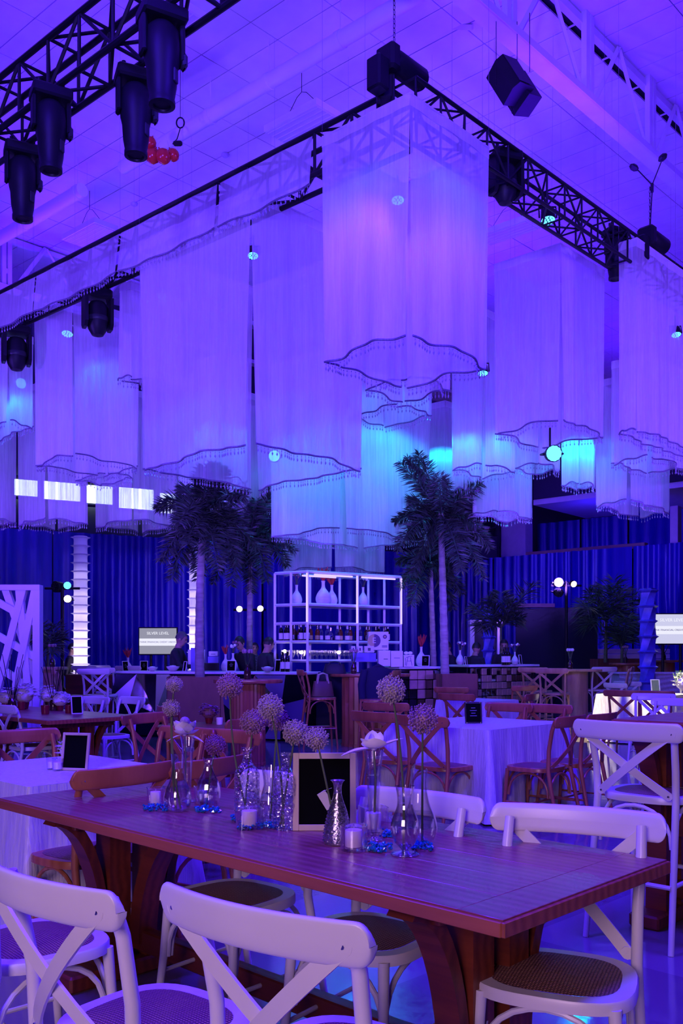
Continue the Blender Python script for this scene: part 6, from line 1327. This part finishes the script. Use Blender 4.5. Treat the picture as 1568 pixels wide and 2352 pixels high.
# ================================================================== people
def person(label, px, Y, face_az, hz=1.72, shirt='black_cloth', arms=((0.34, -0.05, 1.08), (0.30, 0.05, 1.05)), lean=0.08, look=0.25, hair='hair', head_dx=0.0, z0=0.0):
    """standing figure: arms = where the hands are (forward, outward offset, height); leans forward from the hips, head looks down by look"""
    p = at(px, HY, Y); t = thing('person', label, 'person', (p.x, p.y, z0), face(face_az)); k = hz/1.75; mb = MB()
    def loft(rings, n=16):
        vs = [Vector((c[0]+rx*math.cos(2*PI*i/n), c[1]+ry*math.sin(2*PI*i/n), c[2])) for c, rx, ry in rings for i in range(n)]; m = len(rings)
        mb.add(vs, [(a*n+i, a*n+(i+1) % n, (a+1)*n+(i+1) % n, (a+1)*n+i) for a in range(m-1) for i in range(n)]+[tuple(range(n-1, -1, -1)), tuple((m-1)*n+i for i in range(n))])
    f = lambda z: lean*max(0, (z-0.95))*1.6
    R = lambda z, rx, ry, dy=0.0: ((0, (f(z)+dy)*k, z*k), rx*k, ry*k)
    loft([R(0.84, 0.10, 0.08), R(0.92, 0.165, 0.115), R(1.02, 0.155, 0.108), R(1.12, 0.145, 0.10), R(1.25, 0.165, 0.115), R(1.36, 0.178, 0.118, -0.005), R(1.43, 0.165, 0.10, -0.01), R(1.475, 0.09, 0.075, -0.008), R(1.50, 0.060, 0.060), R(1.56, 0.055, 0.058, 0.012)])
    hc = Vector((head_dx, (f(1.62)+0.03+0.05*look)*k, 1.645*k)); RH = Matrix.Rotation(-look, 3, 'X')
    mb.ball(hc+RH @ Vector((0, 0.0, 0.01*k)), 0.105*k, 16, 12, (0.76, 0.93, 1.08), RH); mb.ball(hc+RH @ Vector((0, 0.028*k, -0.055*k)), 0.070*k, 14, 10, (0.80, 0.86, 1.0), RH)
    mb.tube([hc+RH @ Vector((0, 0.092*k, 0.012*k)), hc+RH @ Vector((0, 0.112*k, -0.022*k)), hc+RH @ Vector((0, 0.095*k, -0.03*k))], [0.008*k, 0.014*k, 0.012*k], 6)
    for s in (-1, 1): mb.ball(hc+RH @ Vector((0.082*k*s, -0.005*k, -0.01*k)), 0.026*k, 8, 6, (0.4, 0.8, 1.2), RH)
    hands = []
    for s, (fw, ow, hh) in zip((-1, 1), arms):
        S = Vector((0.175*s*k, f(1.42)*k, 1.415*k)); W = Vector(((0.14+ow)*s*k, (f(1.2)+fw)*k, hh*k)); E = (S+W)/2+Vector((0.09*s*k, -0.09*k, -0.10*k))
        mb.tube([S*1.0+Vector((-0.04*s*k, 0, 0)), S, S.lerp(E, 0.5), E, E.lerp(W, 0.4), W], [0.06*k, 0.066*k, 0.054*k, 0.044*k, 0.041*k, 0.028*k], 12)
        d = (W-E).normalized(); sd = d.cross(Vector((0, 0, 1))).normalized(); pm = W+d*(0.05*k); hands.append(pm)
        mb.tube([W, W+d*0.03*k, W+d*0.085*k], [0.024*k, 0.034*k, 0.036*k], 10, flat=0.55)
        for i in range(4):
            o = sd*((i-1.5)*0.019*k); q = W+d*(0.08*k)+o; l = (0.066, 0.076, 0.072, 0.056)[i]*k; dn = Vector((0, 0, -1))
            mb.tube([q, q+d*l*0.45, q+d*l*0.75+dn*l*0.25, q+d*l*0.85+dn*l*0.55], [0.0105*k, 0.0105*k, 0.010*k, 0.009*k], 6)
        q = W+d*(0.035*k)-sd*(0.03*k*s); mb.tube([q, q-sd*(0.03*k*s)+d*0.03*k, q-sd*(0.035*k*s)+d*0.055*k], [0.013*k, 0.0115*k, 0.010*k], 6)
    for s in (-1, 1):
        mb.tube([(0.09*s*k, 0, 0.93*k), (0.095*s*k, 0.005, 0.70*k), (0.10*s*k, 0.012, 0.50*k), (0.10*s*k, -0.005, 0.32*k), (0.10*s*k, -0.01, 0.07*k)], [0.098*k, 0.082*k, 0.060*k, 0.056*k, 0.042*k], 12)
        mb.tube([(0.10*s*k, -0.05*k, 0.045*k), (0.105*s*k, 0.04*k, 0.045*k), (0.115*s*k, 0.17*k, 0.03*k)], [0.04*k, 0.044*k, 0.03*k], 10)
    o = mb.build('body', None, t, 0); md = o.modifiers.new('remesh', 'REMESH'); md.mode = 'VOXEL'; md.voxel_size = 0.0125; md2 = o.modifiers.new('smooth', 'SMOOTH'); md2.factor = 0.5; md2.iterations = 2
    dg = bpy.context.evaluated_depsgraph_get(); me = bpy.data.meshes.new_from_object(o.evaluated_get(dg)); o.modifiers.clear(); o.data = me
    me.materials.clear()
    for m_ in (shirt, 'skin', 'black_cloth'): me.materials.append(M[m_])
    for pl in me.polygons:
        c = pl.center; pl.use_smooth = True
        if c.z > 1.49*k or any((c-h).length < 0.105*k and (c-h).length < 0.11 for h in hands): pl.material_index = 1
        elif c.z < 0.95*k: pl.material_index = 2
    hb = MB(); prof = [(max(0.001, math.sin(PI*i/12)), math.cos(PI*i/12)) for i in range(8)]; n = 18; vs = []
    for r_, z_ in prof:
        for i in range(n):
            a = 2*PI*i/n; y_ = r_*math.sin(a); zz = z_
            if y_ > 0.35: zz = max(z_, 0.42+0.25*(y_-0.35))
            vs.append(hc+RH @ Vector((r_*math.cos(a)*0.088*k, (y_*0.107-0.006)*k, (zz*0.123+0.012)*k)))
    hb.add(vs, [(a*n+i, a*n+(i+1) % n, (a+1)*n+(i+1) % n, (a+1)*n+i) for a in range(7) for i in range(n)]).build('hair', hair, t, 60)
    for s in (-1, 1):
        MB().ball(hc+RH @ Vector((0.033*k*s, 0.090*k, 0.014*k)), 0.011*k, 8, 6).build('eye', 'hair', t)
        MB().tube([hc+RH @ Vector((0.018*k*s, 0.098*k, 0.034*k)), hc+RH @ Vector((0.05*k*s, 0.088*k, 0.036*k))], 0.004*k, 5).build('eyebrow', hair, t)
    MB().tube([hc+RH @ Vector((-0.022*k, 0.086*k, -0.058*k)), hc+RH @ Vector((0, 0.092*k, -0.057*k)), hc+RH @ Vector((0.022*k, 0.086*k, -0.058*k))], 0.005*k, 5).build('lips', 'red_glass', t)
    return t
person('person in a dark jacket at the left bar handling a bottle', 402, 15.9, 95, 1.76, arms=((0.42, -0.02, 1.18), (0.40, -0.02, 1.15)), lean=0.06, look=0.35, hair='hair_grey')
person('bearded person in black behind the bar looking down, left of the shelf', 572, 16.0, -150, 1.68, arms=((0.34, 0, 1.08), (0.32, 0, 1.06)), lean=0.22, look=0.5)
person('person in black with back turned left of the shelf', 600, 15.6, 60, 1.66, lean=0.1, look=0.2)
person('person in a patterned top standing behind the bartenders at left', 585, 19.5, 170, 1.62, 'patterned_shirt', arms=((0.1, 0.05, 0.9), (0.1, 0.05, 0.9)), lean=0.0, look=0.1)
person('person far behind beside the shelf post', 617, 20.5, 150, 1.70, arms=((0.1, 0.05, 0.9), (0.1, 0.05, 0.9)), lean=0.0, look=0.1)
person('person with dark hair behind the slim vase at right', 1040, 17.2, -60, 1.62, lean=0.1, look=0.2, arms=((0.3, 0, 1.12), (0.3, 0, 1.12)))
person('person in black resting chin on hand behind the right bar', 1084, 17.4, 40, 1.60, arms=((0.25, -0.05, 1.3), (0.22, 0.02, 1.12)), lean=0.12, look=0.25)
person('person with short beard in black behind the wine bottles at right', 1157, 17.9, -170, 1.66, arms=((0.3, 0, 1.1), (0.28, 0, 1.1)), lean=0.06, look=0.3)
person('person in black standing at the foot of the left glowing column', 163, 18.9, 90, 1.60, arms=((0.1, 0.04, 0.9), (0.1, 0.04, 0.9)), lean=0.0, look=0.1)
person('person standing as a silhouette up on the balcony', 1142, 31.0, -90, 1.68, lean=0.05, look=0.2, z0=4.57, arms=((0.35, 0, 1.15), (0.35, 0, 1.1)))
person('person crouched over equipment on the balcony beside the standing one', 1098, 31.4, 150, 1.5, lean=0.12, look=0.3, z0=4.57)
for k, (px, lab) in enumerate(((1102, 'black mixing desk on the balcony behind the right palm'),)):
    p = at(px, HY, 30.6); tag(MB().bbox((0, 0, 0.4), (1.1, 0.5, 0.8), 0.02).build('mixing_desk', 'black_plastic', loc=(p.x, p.y, 4.57)), lab, 'desk')
